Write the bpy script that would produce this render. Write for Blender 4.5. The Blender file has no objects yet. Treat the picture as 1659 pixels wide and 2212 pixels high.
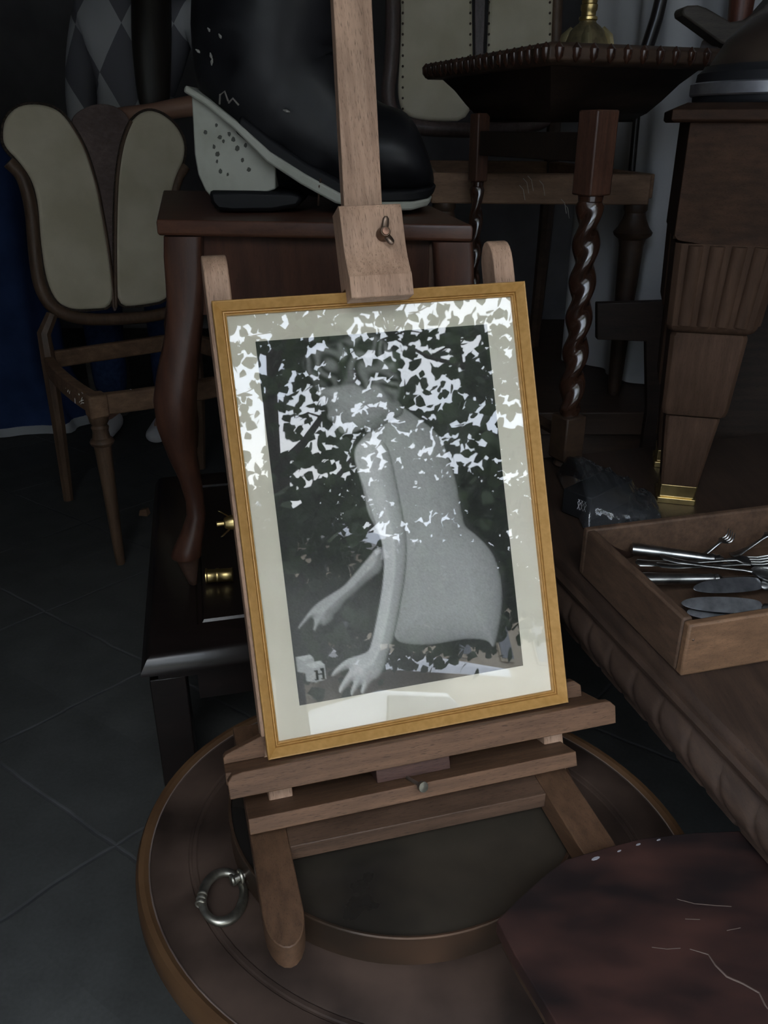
import bpy, bmesh, math, random
import numpy as np
from mathutils import Vector, Matrix, noise as mnoise
from math import sin, cos, pi, radians, sqrt
random.seed(7)
C = bpy.context.scene.collection
SC = bpy.context.scene

# ------------------------------------------------------------------ camera, sky, exposure
CAMH = 1.02
PITCH = radians(25)
FPX = 1790.0
cam = bpy.data.cameras.new('camera'); camo = bpy.data.objects.new('camera', cam); C.objects.link(camo)
camo.location = (0, 0, CAMH); camo.rotation_euler = (pi/2 - PITCH, 0, 0)
cam.sensor_fit = 'VERTICAL'; cam.sensor_height = 24; cam.sensor_width = 18
cam.lens = FPX/2212*24; cam.clip_start = 0.02; cam.clip_end = 200
SC.camera = camo
SC.view_settings.view_transform = 'Standard'; SC.view_settings.look = 'None'
SC.view_settings.gamma = 1; SC.view_settings.exposure = 0.60
SKY = 7.0
w = bpy.data.worlds.new('overcast_sky'); SC.world = w; w.use_nodes = True
nt = w.node_tree; bg = nt.nodes['Background']
tc = nt.nodes.new('ShaderNodeTexCoord'); nz = nt.nodes.new('ShaderNodeTexNoise'); rp = nt.nodes.new('ShaderNodeValToRGB')
nz.inputs['Scale'].default_value = 2.2; nz.inputs['Detail'].default_value = 4
rp.color_ramp.elements[0].position = .35; rp.color_ramp.elements[0].color = (.62, .76, 1.0, 1)
rp.color_ramp.elements[1].position = .62; rp.color_ramp.elements[1].color = (.92, .96, 1.0, 1)
nt.links.new(tc.outputs['Generated'], nz.inputs['Vector']); nt.links.new(nz.outputs['Fac'], rp.inputs['Fac'])
nt.links.new(rp.outputs['Color'], bg.inputs['Color']); bg.inputs['Strength'].default_value = SKY

# ------------------------------------------------------------------ geometry helpers
c_, s_ = cos(PITCH), sin(PITCH)
CAMP = Vector((0, 0, CAMH))
def ray(px, py):                       # direction of the photo's line of sight
    x = (px-829.5)/FPX; y = -(py-1106)/FPX
    return Vector((x, s_*y + c_, c_*y - s_))
def Pz(px, py, z):
    d = ray(px, py); return CAMP + d*((z-CAMH)/d.z)
def Py(px, py, y):
    d = ray(px, py); return CAMP + d*(y/d.y)
def Ppl(px, py, o, n):
    d = ray(px, py); return CAMP + d*((Vector(o)-CAMP).dot(n)/d.dot(n))
def V(*a): return Vector(a)

# frame of the easel: x along the ledge, y up the mast, z out of the picture
O_ = Vector((-0.12630951, 0.70639413, 0.3906425))
EX = Vector((0.96526961, 0.26087997, 0.01400783)); EY = Vector((-0.11343297, 0.37020161, 0.92199985)); EN = Vector((0.23534557, -0.89156739, 0.38693675))
def mat_of(o, x, y, z):
    m = Matrix.Identity(4)
    for i in range(3):
        m[i][0] = x[i]; m[i][1] = y[i]; m[i][2] = z[i]; m[i][3] = o[i]
    return m
EM = mat_of(O_, EX, EY, EN)
FW, FH = 0.3595, 0.5

WM = {}
def srgb(r, g, b):
    f = lambda c: (c/12.92 if c <= .04045 else ((c+.055)/1.055)**2.4)
    return (f(r/255), f(g/255), f(b/255))

class MB:
    def __init__(s, xf=None): s.v = []; s.f = []; s.xf = xf
    def add(s, vs, fs):
        b = len(s.v)
        s.v += [(s.xf @ Vector(p)) if s.xf else Vector(p) for p in vs]
        s.f += [tuple(b+i for i in f) for f in fs]; return s
    def box(s, c, size, m=None):
        x, y, z = [k/2 for k in size]; c = Vector(c)
        vs = [Vector((sx*x, sy*y, sz*z)) for sz in (-1, 1) for sy in (-1, 1) for sx in (-1, 1)]
        vs = [c + (m @ v if m else v) for v in vs]
        return s.add(vs, [(0, 2, 3, 1), (4, 5, 7, 6), (0, 1, 5, 4), (2, 6, 7, 3), (0, 4, 6, 2), (1, 3, 7, 5)])
    def hexa(s, lo, hi):               # 4 lower and 4 upper corners, counter-clockwise
        return s.loft([lo, hi])
    def loft(s, rings, cap=True, closed=True):
        n = len(rings[0]); vs = [p for r in rings for p in r]; fs = []
        for i in range(len(rings)-1):
            for j in range(n if closed else n-1):
                k = (j+1) % n
                fs.append((i*n+j, i*n+k, (i+1)*n+k, (i+1)*n+j))
        if cap and closed:
            fs.append(tuple(reversed(range(n)))); fs.append(tuple(range((len(rings)-1)*n, len(rings)*n)))
        return s.add(vs, fs)
    def lathe(s, prof, n=40, m=None, cap=True):
        rings = []
        for r, z in prof:
            ring = [Vector((r*cos(2*pi*k/n), r*sin(2*pi*k/n), z)) for k in range(n)]
            rings.append([m @ p for p in ring] if m else ring)
        return s.loft(rings, cap)
    def tube(s, path, rad, n=10, cap=True, up=None):
        path = [Vector(p) for p in path]; rings = []
        u = Vector(up) if up else None
        for i, p in enumerate(path):
            t = (path[min(i+1, len(path)-1)] - path[max(i-1, 0)]).normalized()
            if u is None: u = t.orthogonal()
            a = (u - t*u.dot(t))
            if a.length < 1e-6: a = t.orthogonal()
            a.normalize(); b = t.cross(a); u = a
            r = rad[i] if isinstance(rad, (list, tuple)) else rad
            ra, rb = (r if isinstance(r, (list, tuple)) else (r, r))
            rings.append([p + a*(ra*cos(2*pi*k/n)) + b*(rb*sin(2*pi*k/n)) for k in range(n)])
        return s.loft(rings, cap)
    def torus(s, c, R, r, m=None, n=40, k=12, sy=1.0):
        pts = []; fs = []
        for i in range(n):
            a = 2*pi*i/n
            for j in range(k):
                b = 2*pi*j/k
                p = Vector(((R+r*cos(b))*cos(a), (R+r*cos(b))*sin(a)*sy, r*sin(b)))
                pts.append(Vector(c) + (m @ p if m else p))
        for i in range(n):
            for j in range(k):
                fs.append((i*k+j, ((i+1) % n)*k+j, ((i+1) % n)*k+(j+1) % k, i*k+(j+1) % k))
        return s.add(pts, fs)
    def prism(s, pts, off):            # pts: 3-D outline, off: extrusion vector
        off = Vector(off); return s.loft([[Vector(p) for p in pts], [Vector(p)+off for p in pts]])
    def build(s, name, mat, parent=None, bevel=0, seg=2, smooth=True, angle=38, sub=0):
        M = WM.get(parent.name, Matrix.Identity(4)) if parent else Matrix.Identity(4)
        inv = M.inverted()
        me = bpy.data.meshes.new(name); me.from_pydata([inv @ v for v in s.v], [], s.f)
        bm = bmesh.new(); bm.from_mesh(me); bmesh.ops.recalc_face_normals(bm, faces=bm.faces); bm.to_mesh(me); bm.free()
        me.materials.append(mat)
        if smooth:
            for p in me.polygons: p.use_smooth = True
            me.set_sharp_from_angle(angle=radians(angle))
        o = bpy.data.objects.new(name, me); C.objects.link(o)
        if parent: o.parent = parent
        WM[o.name] = M
        if bevel:
            b = o.modifiers.new('soft_edge', 'BEVEL'); b.width = bevel; b.segments = seg; b.limit_method = 'ANGLE'; b.angle_limit = radians(40)
        if sub:
            b = o.modifiers.new('smooth', 'SUBSURF'); b.levels = sub; b.render_levels = sub
        return o

def tag(o, label=None, cat=None, group=None, kind=None):
    if label: o['label'] = label
    if cat: o['category'] = cat
    if group: o['group'] = group
    if kind: o['kind'] = kind
    return o
def thing(name, label, cat, loc=(0, 0, 0), m=None, group=None):
    o = bpy.data.objects.new(name, None); C.objects.link(o); o.empty_display_size = .05
    M = m if m else Matrix.Translation(Vector(loc)); o.matrix_world = M; WM[o.name] = M
    return tag(o, label, cat, group)
def struct(o): o['kind'] = 'structure'; return o

# ------------------------------------------------------------------ materials
def base(name):
    m = bpy.data.materials.new(name); m.use_nodes = True
    n = m.node_tree; return m, n, n.nodes['Principled BSDF']
def surf(name, c1, c2=None, scale=20, rough=.5, metal=0., bump=0., stretch=(1, 1, 1), spec=.5, detail=6, lo=.35, hi=.65, coat=0., rvar=0.):
    m, n, b = base(name); b.inputs['Roughness'].default_value = rough; b.inputs['Metallic'].default_value = metal
    b.inputs['Specular IOR Level'].default_value = spec; b.inputs['Coat Weight'].default_value = coat
    if c2 is None: c2 = tuple(k*.75 for k in c1)
    tc = n.nodes.new('ShaderNodeTexCoord'); mp = n.nodes.new('ShaderNodeMapping'); mp.inputs['Scale'].default_value = stretch
    nz = n.nodes.new('ShaderNodeTexNoise'); nz.inputs['Scale'].default_value = scale; nz.inputs['Detail'].default_value = detail
    rp = n.nodes.new('ShaderNodeValToRGB'); e = rp.color_ramp.elements
    e[0].position = lo; e[1].position = hi; e[0].color = (*c2, 1); e[1].color = (*c1, 1)
    n.links.new(tc.outputs['Object'], mp.inputs['Vector']); n.links.new(mp.outputs['Vector'], nz.inputs['Vector'])
    n.links.new(nz.outputs['Fac'], rp.inputs['Fac']); n.links.new(rp.outputs['Color'], b.inputs['Base Color'])
    if rvar:
        mr = n.nodes.new('ShaderNodeMapRange'); mr.inputs[1].default_value = .3; mr.inputs[2].default_value = .7
        mr.inputs[3].default_value = rough-rvar; mr.inputs[4].default_value = rough+rvar
        n.links.new(nz.outputs['Fac'], mr.inputs[0]); n.links.new(mr.outputs[0], b.inputs['Roughness'])
    if bump:
        bp = n.nodes.new('ShaderNodeBump'); bp.inputs['Strength'].default_value = bump; bp.inputs['Distance'].default_value = .002
        n.links.new(nz.outputs['Fac'], bp.inputs['Height']); n.links.new(bp.outputs['Normal'], b.inputs['Normal'])
    return m
def wood(name, c1, c2, axis=0, rough=.5, spec=.3, fleck=.5, bump=.25, long=7, cross=110, coat=0., dust=0.):
    """grain stretched along one local axis, with short dark pores, as in beech"""
    m, n, b = base(name); b.inputs['Roughness'].default_value = rough; b.inputs['Specular IOR Level'].default_value = spec
    b.inputs['Coat Weight'].default_value = coat; b.inputs['Coat Roughness'].default_value = .15
    L = n.links
    tc = n.nodes.new('ShaderNodeTexCoord')
    def stretched(l, x, detail):
        mp = n.nodes.new('ShaderNodeMapping'); sc = [x, x, x]; sc[axis] = l; mp.inputs['Scale'].default_value = sc
        z = n.nodes.new('ShaderNodeTexNoise'); z.inputs['Scale'].default_value = 1; z.inputs['Detail'].default_value = detail; z.inputs['Roughness'].default_value = .6
        L.new(tc.outputs['Object'], mp.inputs['Vector']); L.new(mp.outputs['Vector'], z.inputs['Vector']); return z
    g = stretched(long, cross, 5); p = stretched(long*14, cross*9, 2); big = stretched(9, 22, 3)
    rp = n.nodes.new('ShaderNodeValToRGB'); e = rp.color_ramp.elements
    e[0].position = .3; e[1].position = .7; e[0].color = (*c2, 1); e[1].color = (*c1, 1)
    L.new(g.outputs['Fac'], rp.inputs['Fac'])
    mr = n.nodes.new('ShaderNodeMapRange'); mr.inputs[1].default_value = .3; mr.inputs[2].default_value = .44; mr.inputs[3].default_value = 1-fleck; mr.inputs[4].default_value = 1
    L.new(p.outputs['Fac'], mr.inputs[0])
    mb = n.nodes.new('ShaderNodeMapRange'); mb.inputs[1].default_value = .3; mb.inputs[2].default_value = .7; mb.inputs[3].default_value = .72; mb.inputs[4].default_value = 1.12
    L.new(big.outputs['Fac'], mb.inputs[0])
    mm = n.nodes.new('ShaderNodeMath'); mm.operation = 'MULTIPLY'; L.new(mr.outputs[0], mm.inputs[0]); L.new(mb.outputs[0], mm.inputs[1])
    mx = n.nodes.new('ShaderNodeMix'); mx.data_type = 'RGBA'; mx.blend_type = 'MULTIPLY'; mx.inputs[0].default_value = 1
    L.new(rp.outputs['Color'], mx.inputs[6]); L.new(mm.outputs[0], mx.inputs[7]); L.new(mx.outputs[2], b.inputs['Base Color'])
    if bump:
        bp = n.nodes.new('ShaderNodeBump'); bp.inputs['Strength'].default_value = bump; bp.inputs['Distance'].default_value = .001
        L.new(p.outputs['Fac'], bp.inputs['Height']); L.new(bp.outputs['Normal'], b.inputs['Normal'])
    return m
def plain(name, c, rough=.5, metal=0., spec=.5, trans=0., ior=1.45):
    m, n, b = base(name); b.inputs['Base Color'].default_value = (*c, 1); b.inputs['Roughness'].default_value = rough
    b.inputs['Metallic'].default_value = metal; b.inputs['Specular IOR Level'].default_value = spec
    b.inputs['Transmission Weight'].default_value = trans; b.inputs['IOR'].default_value = ior
    return m

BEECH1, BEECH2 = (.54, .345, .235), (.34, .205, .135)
beechX = wood('beech_x_dirt_shade', (.165, .088, .049), (.092, .049, .028), 0, .6)  # ledge and lower bar darker: dirt, and weaker low light put in the colour
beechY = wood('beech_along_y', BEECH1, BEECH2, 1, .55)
beechZ = wood('beech_along_z', (.27, .15, .085), (.16, .088, .05), 2, .5)
beechD = wood('beech_dark', (.115, .066, .042), (.068, .04, .026), 0, .55)
gold = surf('gilt_wood', (.47, .255, .075), (.39, .205, .055), 140, .42, .15, .1, (1, 1, 1), rvar=.06)
maho = wood('mahogany_polished', (.075, .030, .017), (.04, .016, .010), 2, .42, .35, .25, .08, 8, 70, coat=.06)
mahoX = wood('mahogany_top', (.10, .042, .024), (.055, .022, .013), 0, .42, .35, .25, .05, 8, 70, coat=.08)
ebony = wood('ebonised_wood', (.013, .008, .007), (.007, .005, .0045), 0, .34, .45, .2, .05, 8, 60, coat=.12)
oakdark = wood('dark_oak', (.06, .034, .020), (.032, .018, .011), 0, .5, .4, .4, .2, 8, 80)
oakblack = wood('blackened_oak', (.026, .016, .011), (.014, .009, .007), 0, .5, .25, .4, .2, 8, 80)
oaktwist = wood('twist_oak', (.055, .022, .012), (.018, .009, .006), 2, .22, .5, .3, .05, 6, 60, coat=.6)
walnut = wood('walnut', (.15, .082, .05), (.088, .047, .03), 2, .6, .35, .35, .2, 7, 70)
walnutX = wood('walnut_along_x', (.15, .082, .05), (.088, .047, .03), 0, .6, .35, .35, .2, 7, 70)
pine = wood('old_pine', (.30, .17, .095), (.17, .095, .052), 0, .6, .35, .4, .25, 7, 80)
pineraw = wood('raw_seat_rail', (.23, .135, .08), (.14, .08, .048), 0, .7, .3, .3, .2, 7, 70)
chairwood = wood('chair_wood', (.14, .085, .052), (.075, .044, .028), 2, .5, .4, .3, .1, 6, 60)
canvas = surf('cream_canvas', (.60, .54, .41), (.49, .44, .32), 9, .9, 0, .1, spec=.1)
brass = surf('old_brass', (.62, .47, .20), (.38, .28, .12), 30, .32, 1, .05)
steel = surf('tarnished_silver', (.36, .36, .35), (.16, .16, .155), 45, .3, 1, .05)
iron = surf('bronzed_iron', (.16, .11, .08), (.09, .06, .045), 60, .35, .9, .1)
greymetal = surf('grey_metal', (.42, .40, .34), (.22, .21, .18), 70, .38, .95, .25)

# ------------------------------------------------------------------ the setting
def tilemat():
    m, n, b = base('stone_floor_tiles'); L = n.links; b.inputs['Roughness'].default_value = .62; b.inputs['Specular IOR Level'].default_value = .35
    g = n.nodes.new('ShaderNodeNewGeometry'); sx = n.nodes.new('ShaderNodeSeparateXYZ')
    wob = n.nodes.new('ShaderNodeTexNoise'); wob.inputs['Scale'].default_value = 9; wob.inputs['Detail'].default_value = 3
    L.new(g.outputs['Position'], wob.inputs['Vector'])
    def mth(op, a, bb, clamp=False):
        k = n.nodes.new('ShaderNodeMath'); k.operation = op; k.use_clamp = clamp
        for i, q in enumerate((a, bb)):
            if q is None: continue
            if isinstance(q, (int, float)): k.inputs[i].default_value = q
            else: L.new(q, k.inputs[i])
        return k.outputs[0]
    L.new(g.outputs['Position'], sx.inputs[0]); X, Y = sx.outputs[0], sx.outputs[1]
    wv = mth('MULTIPLY', mth('SUBTRACT', wob.outputs['Fac'], .5), .014)
    def lines(nx, ny, off, sp):
        d = mth('ADD', mth('ADD', mth('MULTIPLY', X, nx), mth('MULTIPLY', Y, ny)), wv)
        fr = mth('FRACT', mth('DIVIDE', mth('SUBTRACT', d, off-sp*20), sp), None)
        return mth('ABSOLUTE', mth('SUBTRACT', fr, .5), None), mth('FLOOR', mth('DIVIDE', mth('SUBTRACT', d, off-sp*20), sp), None)
    a, ia = lines(.58, .815, .533+.175, .35); bq, ib = lines(.735, -.678, -.954+.1825, .3665)
    mn = mth('MINIMUM', a, bq)
    joint = mth('SUBTRACT', 1, mth('MULTIPLY', mn, 75), True)
    t1 = n.nodes.new('ShaderNodeTexNoise'); t1.inputs['Scale'].default_value = 14; t1.inputs['Detail'].default_value = 8
    t2 = n.nodes.new('ShaderNodeTexNoise'); t2.inputs['Scale'].default_value = 160; t2.inputs['Detail'].default_value = 4
    L.new(g.outputs['Position'], t1.inputs['Vector']); L.new(g.outputs['Position'], t2.inputs['Vector'])
    rp = n.nodes.new('ShaderNodeValToRGB'); e = rp.color_ramp.elements
    e[0].position = .3; e[0].color = (.040, .041, .039, 1); e[1].position = .72; e[1].color = (.070, .072, .069, 1)
    L.new(mth('ADD', mth('MULTIPLY', t1.outputs['Fac'], .6), mth('MULTIPLY', t2.outputs['Fac'], .4)), rp.inputs['Fac'])
    wn = n.nodes.new('ShaderNodeTexWhiteNoise'); wn.noise_dimensions = '2D'; cv = n.nodes.new('ShaderNodeCombineXYZ')
    L.new(ia, cv.inputs[0]); L.new(ib, cv.inputs[1]); L.new(cv.outputs[0], wn.inputs['Vector'])
    tint = mth('ADD', mth('MULTIPLY', wn.outputs['Value'], .18), .9)
    mx = n.nodes.new('ShaderNodeMix'); mx.data_type = 'RGBA'; mx.blend_type = 'MULTIPLY'; mx.inputs[0].default_value = 1
    L.new(rp.outputs['Color'], mx.inputs[6]); L.new(tint, mx.inputs[7])
    m2 = n.nodes.new('ShaderNodeMix'); m2.data_type = 'RGBA'
    patch = n.nodes.new('ShaderNodeTexNoise'); patch.inputs['Scale'].default_value = 5; L.new(g.outputs['Position'], patch.inputs['Vector'])
    gr = n.nodes.new('ShaderNodeValToRGB'); gr.color_ramp.elements[0].position = .42; gr.color_ramp.elements[0].color = (.03, .031, .036, 1)
    gr.color_ramp.elements[1].position = .58; gr.color_ramp.elements[1].color = (.105, .105, .112, 1); L.new(patch.outputs['Fac'], gr.inputs['Fac'])
    L.new(mth('MULTIPLY', joint, .75), m2.inputs[0]); L.new(mx.outputs[2], m2.inputs[6]); L.new(gr.outputs['Color'], m2.inputs[7])
    L.new(m2.outputs[2], b.inputs['Base Color'])
    bp = n.nodes.new('ShaderNodeBump'); bp.inputs['Strength'].default_value = .35; bp.inputs['Distance'].default_value = .003
    L.new(mth('SUBTRACT', t1.outputs['Fac'], joint), bp.inputs['Height']); L.new(bp.outputs['Normal'], b.inputs['Normal'])
    return m
def slab(name, lo, hi, mat, **k):
    mb = MB(); lo = Vector(lo); hi = Vector(hi); mb.box((lo+hi)/2, hi-lo); return struct(mb.build(name, mat, smooth=False, **k))
wallmat = surf('dark_plaster', (.20, .195, .20), (.155, .15, .155), 6, .9, 0, .1, spec=.15)
LX, RX, BY, FY, HZ = -2.3, 1.75, 4.6, -.50, 2.75
OPL, OPR, OPT = -.55, 1.62, 2.32       # the open shop front
slab('floor', (LX, FY-.15, -.1), (RX, BY, 0), tilemat())
slab('ceiling', (LX-.1, FY-.15, HZ), (RX+.1, BY+.1, HZ+.1), wallmat)
slab('wall_left', (LX-.1, FY, 0), (LX, BY, HZ), wallmat)
slab('wall_right', (RX, FY, 0), (RX+.1, BY, HZ), wallmat)
slab('wall_back', (LX-.1, BY, 0), (RX+.1, BY+.1, HZ), wallmat)
fm = MB()
fm.box(((LX-.1+OPL)/2, FY-.075, HZ/2), (OPL-LX+.1, .15, HZ)); fm.box(((RX+.1+OPR)/2, FY-.075, HZ/2), (RX+.1-OPR, .15, HZ))
fm.box(((OPL+OPR)/2, FY-.075, (OPT+HZ)/2), (OPR-OPL, .15, HZ-OPT))
struct(fm.build('wall_front', surf('street_plaster', (.4, .36, .3), (.33, .3, .25), 8, .9), smooth=False))
ground = surf('street_paving', (.24, .235, .225), (.17, .165, .16), 12, .85, 0, .1)
slab('ground', (-30, -45, -.2), (40, FY-.15, -.06), ground)

# ------------------------------------------------------------------ street seen only in the picture glass
def leafmat(name, c1, c2):
    m, n, b = base(name); L = n.links
    g = n.nodes.new('ShaderNodeNewGeometry'); rp = n.nodes.new('ShaderNodeValToRGB')
    rp.color_ramp.elements[0].color = (*c2, 1); rp.color_ramp.elements[1].color = (*c1, 1)
    L.new(g.outputs['Random Per Island'], rp.inputs['Fac']); L.new(rp.outputs['Color'], b.inputs['Base Color'])
    b.inputs['Roughness'].default_value = .5
    tr = n.nodes.new('ShaderNodeBsdfTranslucent'); L.new(rp.outputs['Color'], tr.inputs['Color'])
    mx = n.nodes.new('ShaderNodeMixShader'); mx.inputs[0].default_value = .25
    out = n.nodes['Material Output']; L.new(b.outputs[0], mx.inputs[1]); L.new(tr.outputs[0], mx.inputs[2]); L.new(mx.outputs[0], out.inputs['Surface'])
    return m
leafA = leafmat('plane_leaf', (.07, .11, .035), (.035, .06, .02)); leafB = leafmat('shrub_leaf', (.16, .26, .06), (.07, .13, .03))
bark = surf('bark', (.10, .08, .065), (.05, .04, .033), 14, .9, 0, .6, (1, 1, .25))
def leaves(centres, spread, count, size, rng, flat=.6):
    vs, fs = [], []
    for i in range(count):
        c = centres[rng.integers(len(centres))]
        p = c + rng.normal(0, 1, 3)*np.array(spread)
        a = rng.uniform(0, 2*pi); tl = rng.normal(0, flat); s = size*rng.uniform(.6, 1.25)
        d = Vector((cos(a)*cos(tl), sin(a)*cos(tl), sin(tl))); q = d.orthogonal(); q.rotate(Matrix.Rotation(rng.uniform(-.9, .9), 3, d)); nn = d.cross(q)
        P = Vector(p)
        pts = [P, P+d*s*.3+q*s*.36+nn*s*.06, P+d*s*.62+q*s*.3+nn*s*.05, P+d*s, P+d*s*.62-q*s*.3+nn*s*.05, P+d*s*.3-q*s*.36+nn*s*.06]
        b = len(vs); vs += pts; fs += [(b, b+1, b+2, b+3), (b, b+3, b+4, b+5)]
    mb = MB(); mb.v = vs; mb.f = fs; return mb
VP0 = Vector((0, .85, .7))
def dirpt(az, el, d):
    a, e = radians(az), radians(el); return VP0+V(sin(a)*cos(e), -cos(a)*cos(e), sin(e))*d
def tree(label, pos, az0, az1, el0, el1, dist, seed, size=.115, step=3.0, dens=46):
    rng = np.random.default_rng(seed); pos = Vector(pos)
    t = thing('street_tree', label, 'tree', pos, group='street trees')
    cells = []
    for az in np.arange(az0, az1, step):
        for el in np.arange(el0, el1, step):
            cells.append((az+rng.uniform(-1.3, 1.3), el+rng.uniform(-1.2, 1.2)))
    pts = [dirpt(a, e, dist+rng.normal(0, .45)) for a, e in cells]
    tr = MB(); fork = pos+V(.1, -.05, 2.2)
    tr.tube([pos, pos+V(.03, .02, 1.1), fork], [.17, .14, .12], 12)
    limbs = []
    for k in range(11):
        f = k/10; e = dirpt(az0+(az1-az0)*(.08 if k % 2 else .92) if k < 8 else az0+(az1-az0)*f, el0+(el1-el0)*(.12+.86*f), dist)
        up = Vector((pos.x*.7+e.x*.3, pos.y*.7+e.y*.3, max(e.z-.25, 2.0)))
        path = [fork.lerp(up, q/3) for q in range(3)]+[up.lerp(e, q/4)+V(0, 0, rng.uniform(-.08, .08)) for q in range(5)]
        tr.tube(path, [.07, .062, .055, .048, .038, .028, .018, .007], 8); limbs += path[3:]
    vs, fs = [], []
    for (a, e), p in zip(cells, pts):
        q = min(limbs, key=lambda l: (l-p).length)
        if (q-p).length > .03: tr.tube([q, q.lerp(p, .5)+V(0, 0, .05), p], [.012, .008, .003], 5)
        g = mnoise.noise(Vector((a*.11+seed, e*.15, seed*1.7)))+.45*mnoise.noise(Vector((a*.3, e*.3, seed+5.)))
        lowf = max(0, (21-e)/9)
        n_ = int(dens*max(.10, min(1.9, .74+1.9*g+1.3*lowf-(.30 if 22 < e < 29 else 0))))
        mb = leaves([np.array(p), np.array(p.lerp(q, .3))], (.17, .17, .13), n_, size, rng); b0 = len(vs); vs += mb.v; fs += [tuple(b0+i for i in f) for f in mb.f]
    tr.build('trunk', bark, t)
    mb = MB(); mb.v = vs; mb.f = fs; mb.build('foliage', leafA, t, smooth=False)['kind'] = 'stuff'
tree('street tree with level branches reflected in the left half of the picture glass', (2.2, -5.6, -.06), 11, 31, 9, 41, 6.4, 3, .12, 3.0, 56)
tree('street tree with leafy boughs reflected in the right half of the picture glass', (5.6, -4.6, -.06), 31, 52, 7, 41, 6.8, 5, .12, 3.0, 76)
tree('street tree standing straight opposite the open shop front, outside the picture', (-.9, -6.4, -.06), -16, 10, 10, 38, 6.6, 8, .13, 3.2, 34)
def shrub(label, c, r, n, seed):
    rng = np.random.default_rng(seed)
    t = thing('shrub', label, 'shrub', c, group='street shrubs')
    cents = [np.array(c)+np.array([rng.normal(0, r*.5), rng.normal(0, r*.4), abs(rng.normal(.5, .35))*r*1.5]) for k in range(40)]
    leaves(cents, (.2, .2, .2), n, .13, rng).build('foliage', leafB, t, smooth=False)['kind'] = 'stuff'
    b = MB()
    for k in range(7): b.tube([Vector(c), Vector(cents[k])], [.03, .008], 6)
    b.build('stem', bark, t)
shrub('green shrub by the street reflected low in the right of the picture glass', (8.9, -8.0, -.06), 1.0, 2600, 11)
shrub('green shrub by the street reflected low in the left of the picture glass', (1.0, -11.5, -.06), .9, 1600, 12)
bw = surf('cream_render', (.42, .35, .25), (.36, .30, .21), 3, .9); bwh = plain('white_paint', (.75, .76, .78), .6)
t = thing('street_building', 'cream rendered house across the street, reflected in the middle of the picture glass', 'building', (9.5, -15.5, -.06))
m_ = Matrix.Rotation(radians(-32), 3, 'Z'); bo = Vector((9.0, -15.5, 0))
def bb(mb, x, y, z, sx, sy, sz): mb.box(bo + m_ @ V(x, y, z), (sx, sy, sz), m_); return mb
bb(MB(), 3.5, -2, 2.9, 22, 4, 5.9).build('wall', bw, t, smooth=False)
bb(MB(), 3.5, .15, 5.95, 22.6, .9, .28).build('eave', bwh, t, smooth=False)
glz = plain('dark_window_glass', (.03, .035, .04), .05)
for k in range(7):
    f = bb(MB(), -5.6+2.8*k, .02, 4.3, 1.0, .08, 1.5).build('window', bw, t, smooth=False)
    bb(MB(), -5.6+2.8*k, .05, 4.3, .82, .06, 1.3).build('pane', glz, f, smooth=False)
a = MB(); a.loft([[bo+m_ @ V(x, y, z) for (y, z) in ((0, 3.5), (1.7, 2.8), (1.7, 2.62), (0, 3.3))] for x in (-4.2, 1.6)])
tag(a.build('awning', plain('white_canvas', (.8, .8, .8), .8), smooth=False), 'white awning over the house front across the street, reflected in the glass', 'awning')
tag(bb(MB(), -1.4, .06, 1.55, 1.3, .1, .55).build('shop_sign', plain('red_sign', (.5, .04, .04), .5), smooth=False), 'small red sign board on the cream house front, reflected in the glass', 'sign')
t = thing('street_building', 'low grey-green house further left across the street, reflected low in the picture glass', 'building', (2.0, -17.5, -.06))
gw = surf('grey_green_render', (.22, .23, .19), (.17, .18, .15), 3, .9)
m2w = Matrix.Rotation(radians(-8), 3, 'Z')
MB().box((-1.0, -22.5, 2.7), (15, 3, 5.4), m2w).build('wall', gw, t, smooth=False)
MB().loft([[V(-1.0, -22.5, .5)+m2w @ V(x, y, z) for y, z in ((1.8, 4.4), (0, 5.6), (-1.8, 4.4))] for x in (-6.2, 6.2)]).build('roof', surf('dark_tiles', (.12, .07, .05), None, 20, .9), t, smooth=False)
for k in range(4):
    f = MB().box(V(-1.0, -22.5, .5)+m2w @ V(-4.2+2.8*k, 1.5, 2.4), (1.0, .1, 1.5), m2w).build('window', plain('window_frame_grey', (.3, .3, .3), .6), t, smooth=False)
    MB().box(V(-1.0, -22.5, .5)+m2w @ V(-4.2+2.8*k, 1.55, 2.4), (.8, .06, 1.3), m2w).build('pane', glz, f, smooth=False)
def car(label, c, rz, col, hs=1.0):
    m = Matrix.Translation(Vector(c)) @ Matrix.Rotation(rz, 4, 'Z') @ Matrix.Diagonal((1, 1, hs, 1)); t = thing('parked_car', label, 'car', m=m, group='parked cars')
    def X(pts, w0, w1):
        n_ = len(pts); zs = [p[1] for p in pts]; z0, z1 = min(zs), max(zs)
        wd = lambda z: w0+(w1-w0)*(z-z0)/(z1-z0)
        return [[m @ V(x, s*wd(z), z) for x, z in pts] for s in (-1, 1)]
    MB().loft(X([(-2, .25), (2, .25), (2.05, .6), (1.9, .78), (1.0, .9), (-1.9, .95), (-2.05, .6)], .84, .8)).build('body', plain('car_paint', col, .25), t, .05)
    MB().loft(X([(-1.85, .92), (1.0, .9), (.35, 1.4), (-1.3, 1.43)], .78, .6)).build('cabin', plain('car_paint_cabin', col, .25), t, .05)
    MB().loft(X([(-1.6, .97), (.78, .97), (.28, 1.34), (-1.22, 1.36)], .79, .655)).build('side_window', glz, t, .01)
    for x in (-1.3, 1.3):
        for y in (-.76, .76):
            MB().lathe([(.1, -.1), (.32, -.1), (.32, .1), (.1, .1)], 24, m @ Matrix.Translation((x, y, .31)) @ Matrix.Rotation(pi/2, 4, 'X')).build('wheel', plain('tyre', (.02, .02, .02), .7), t)
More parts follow.
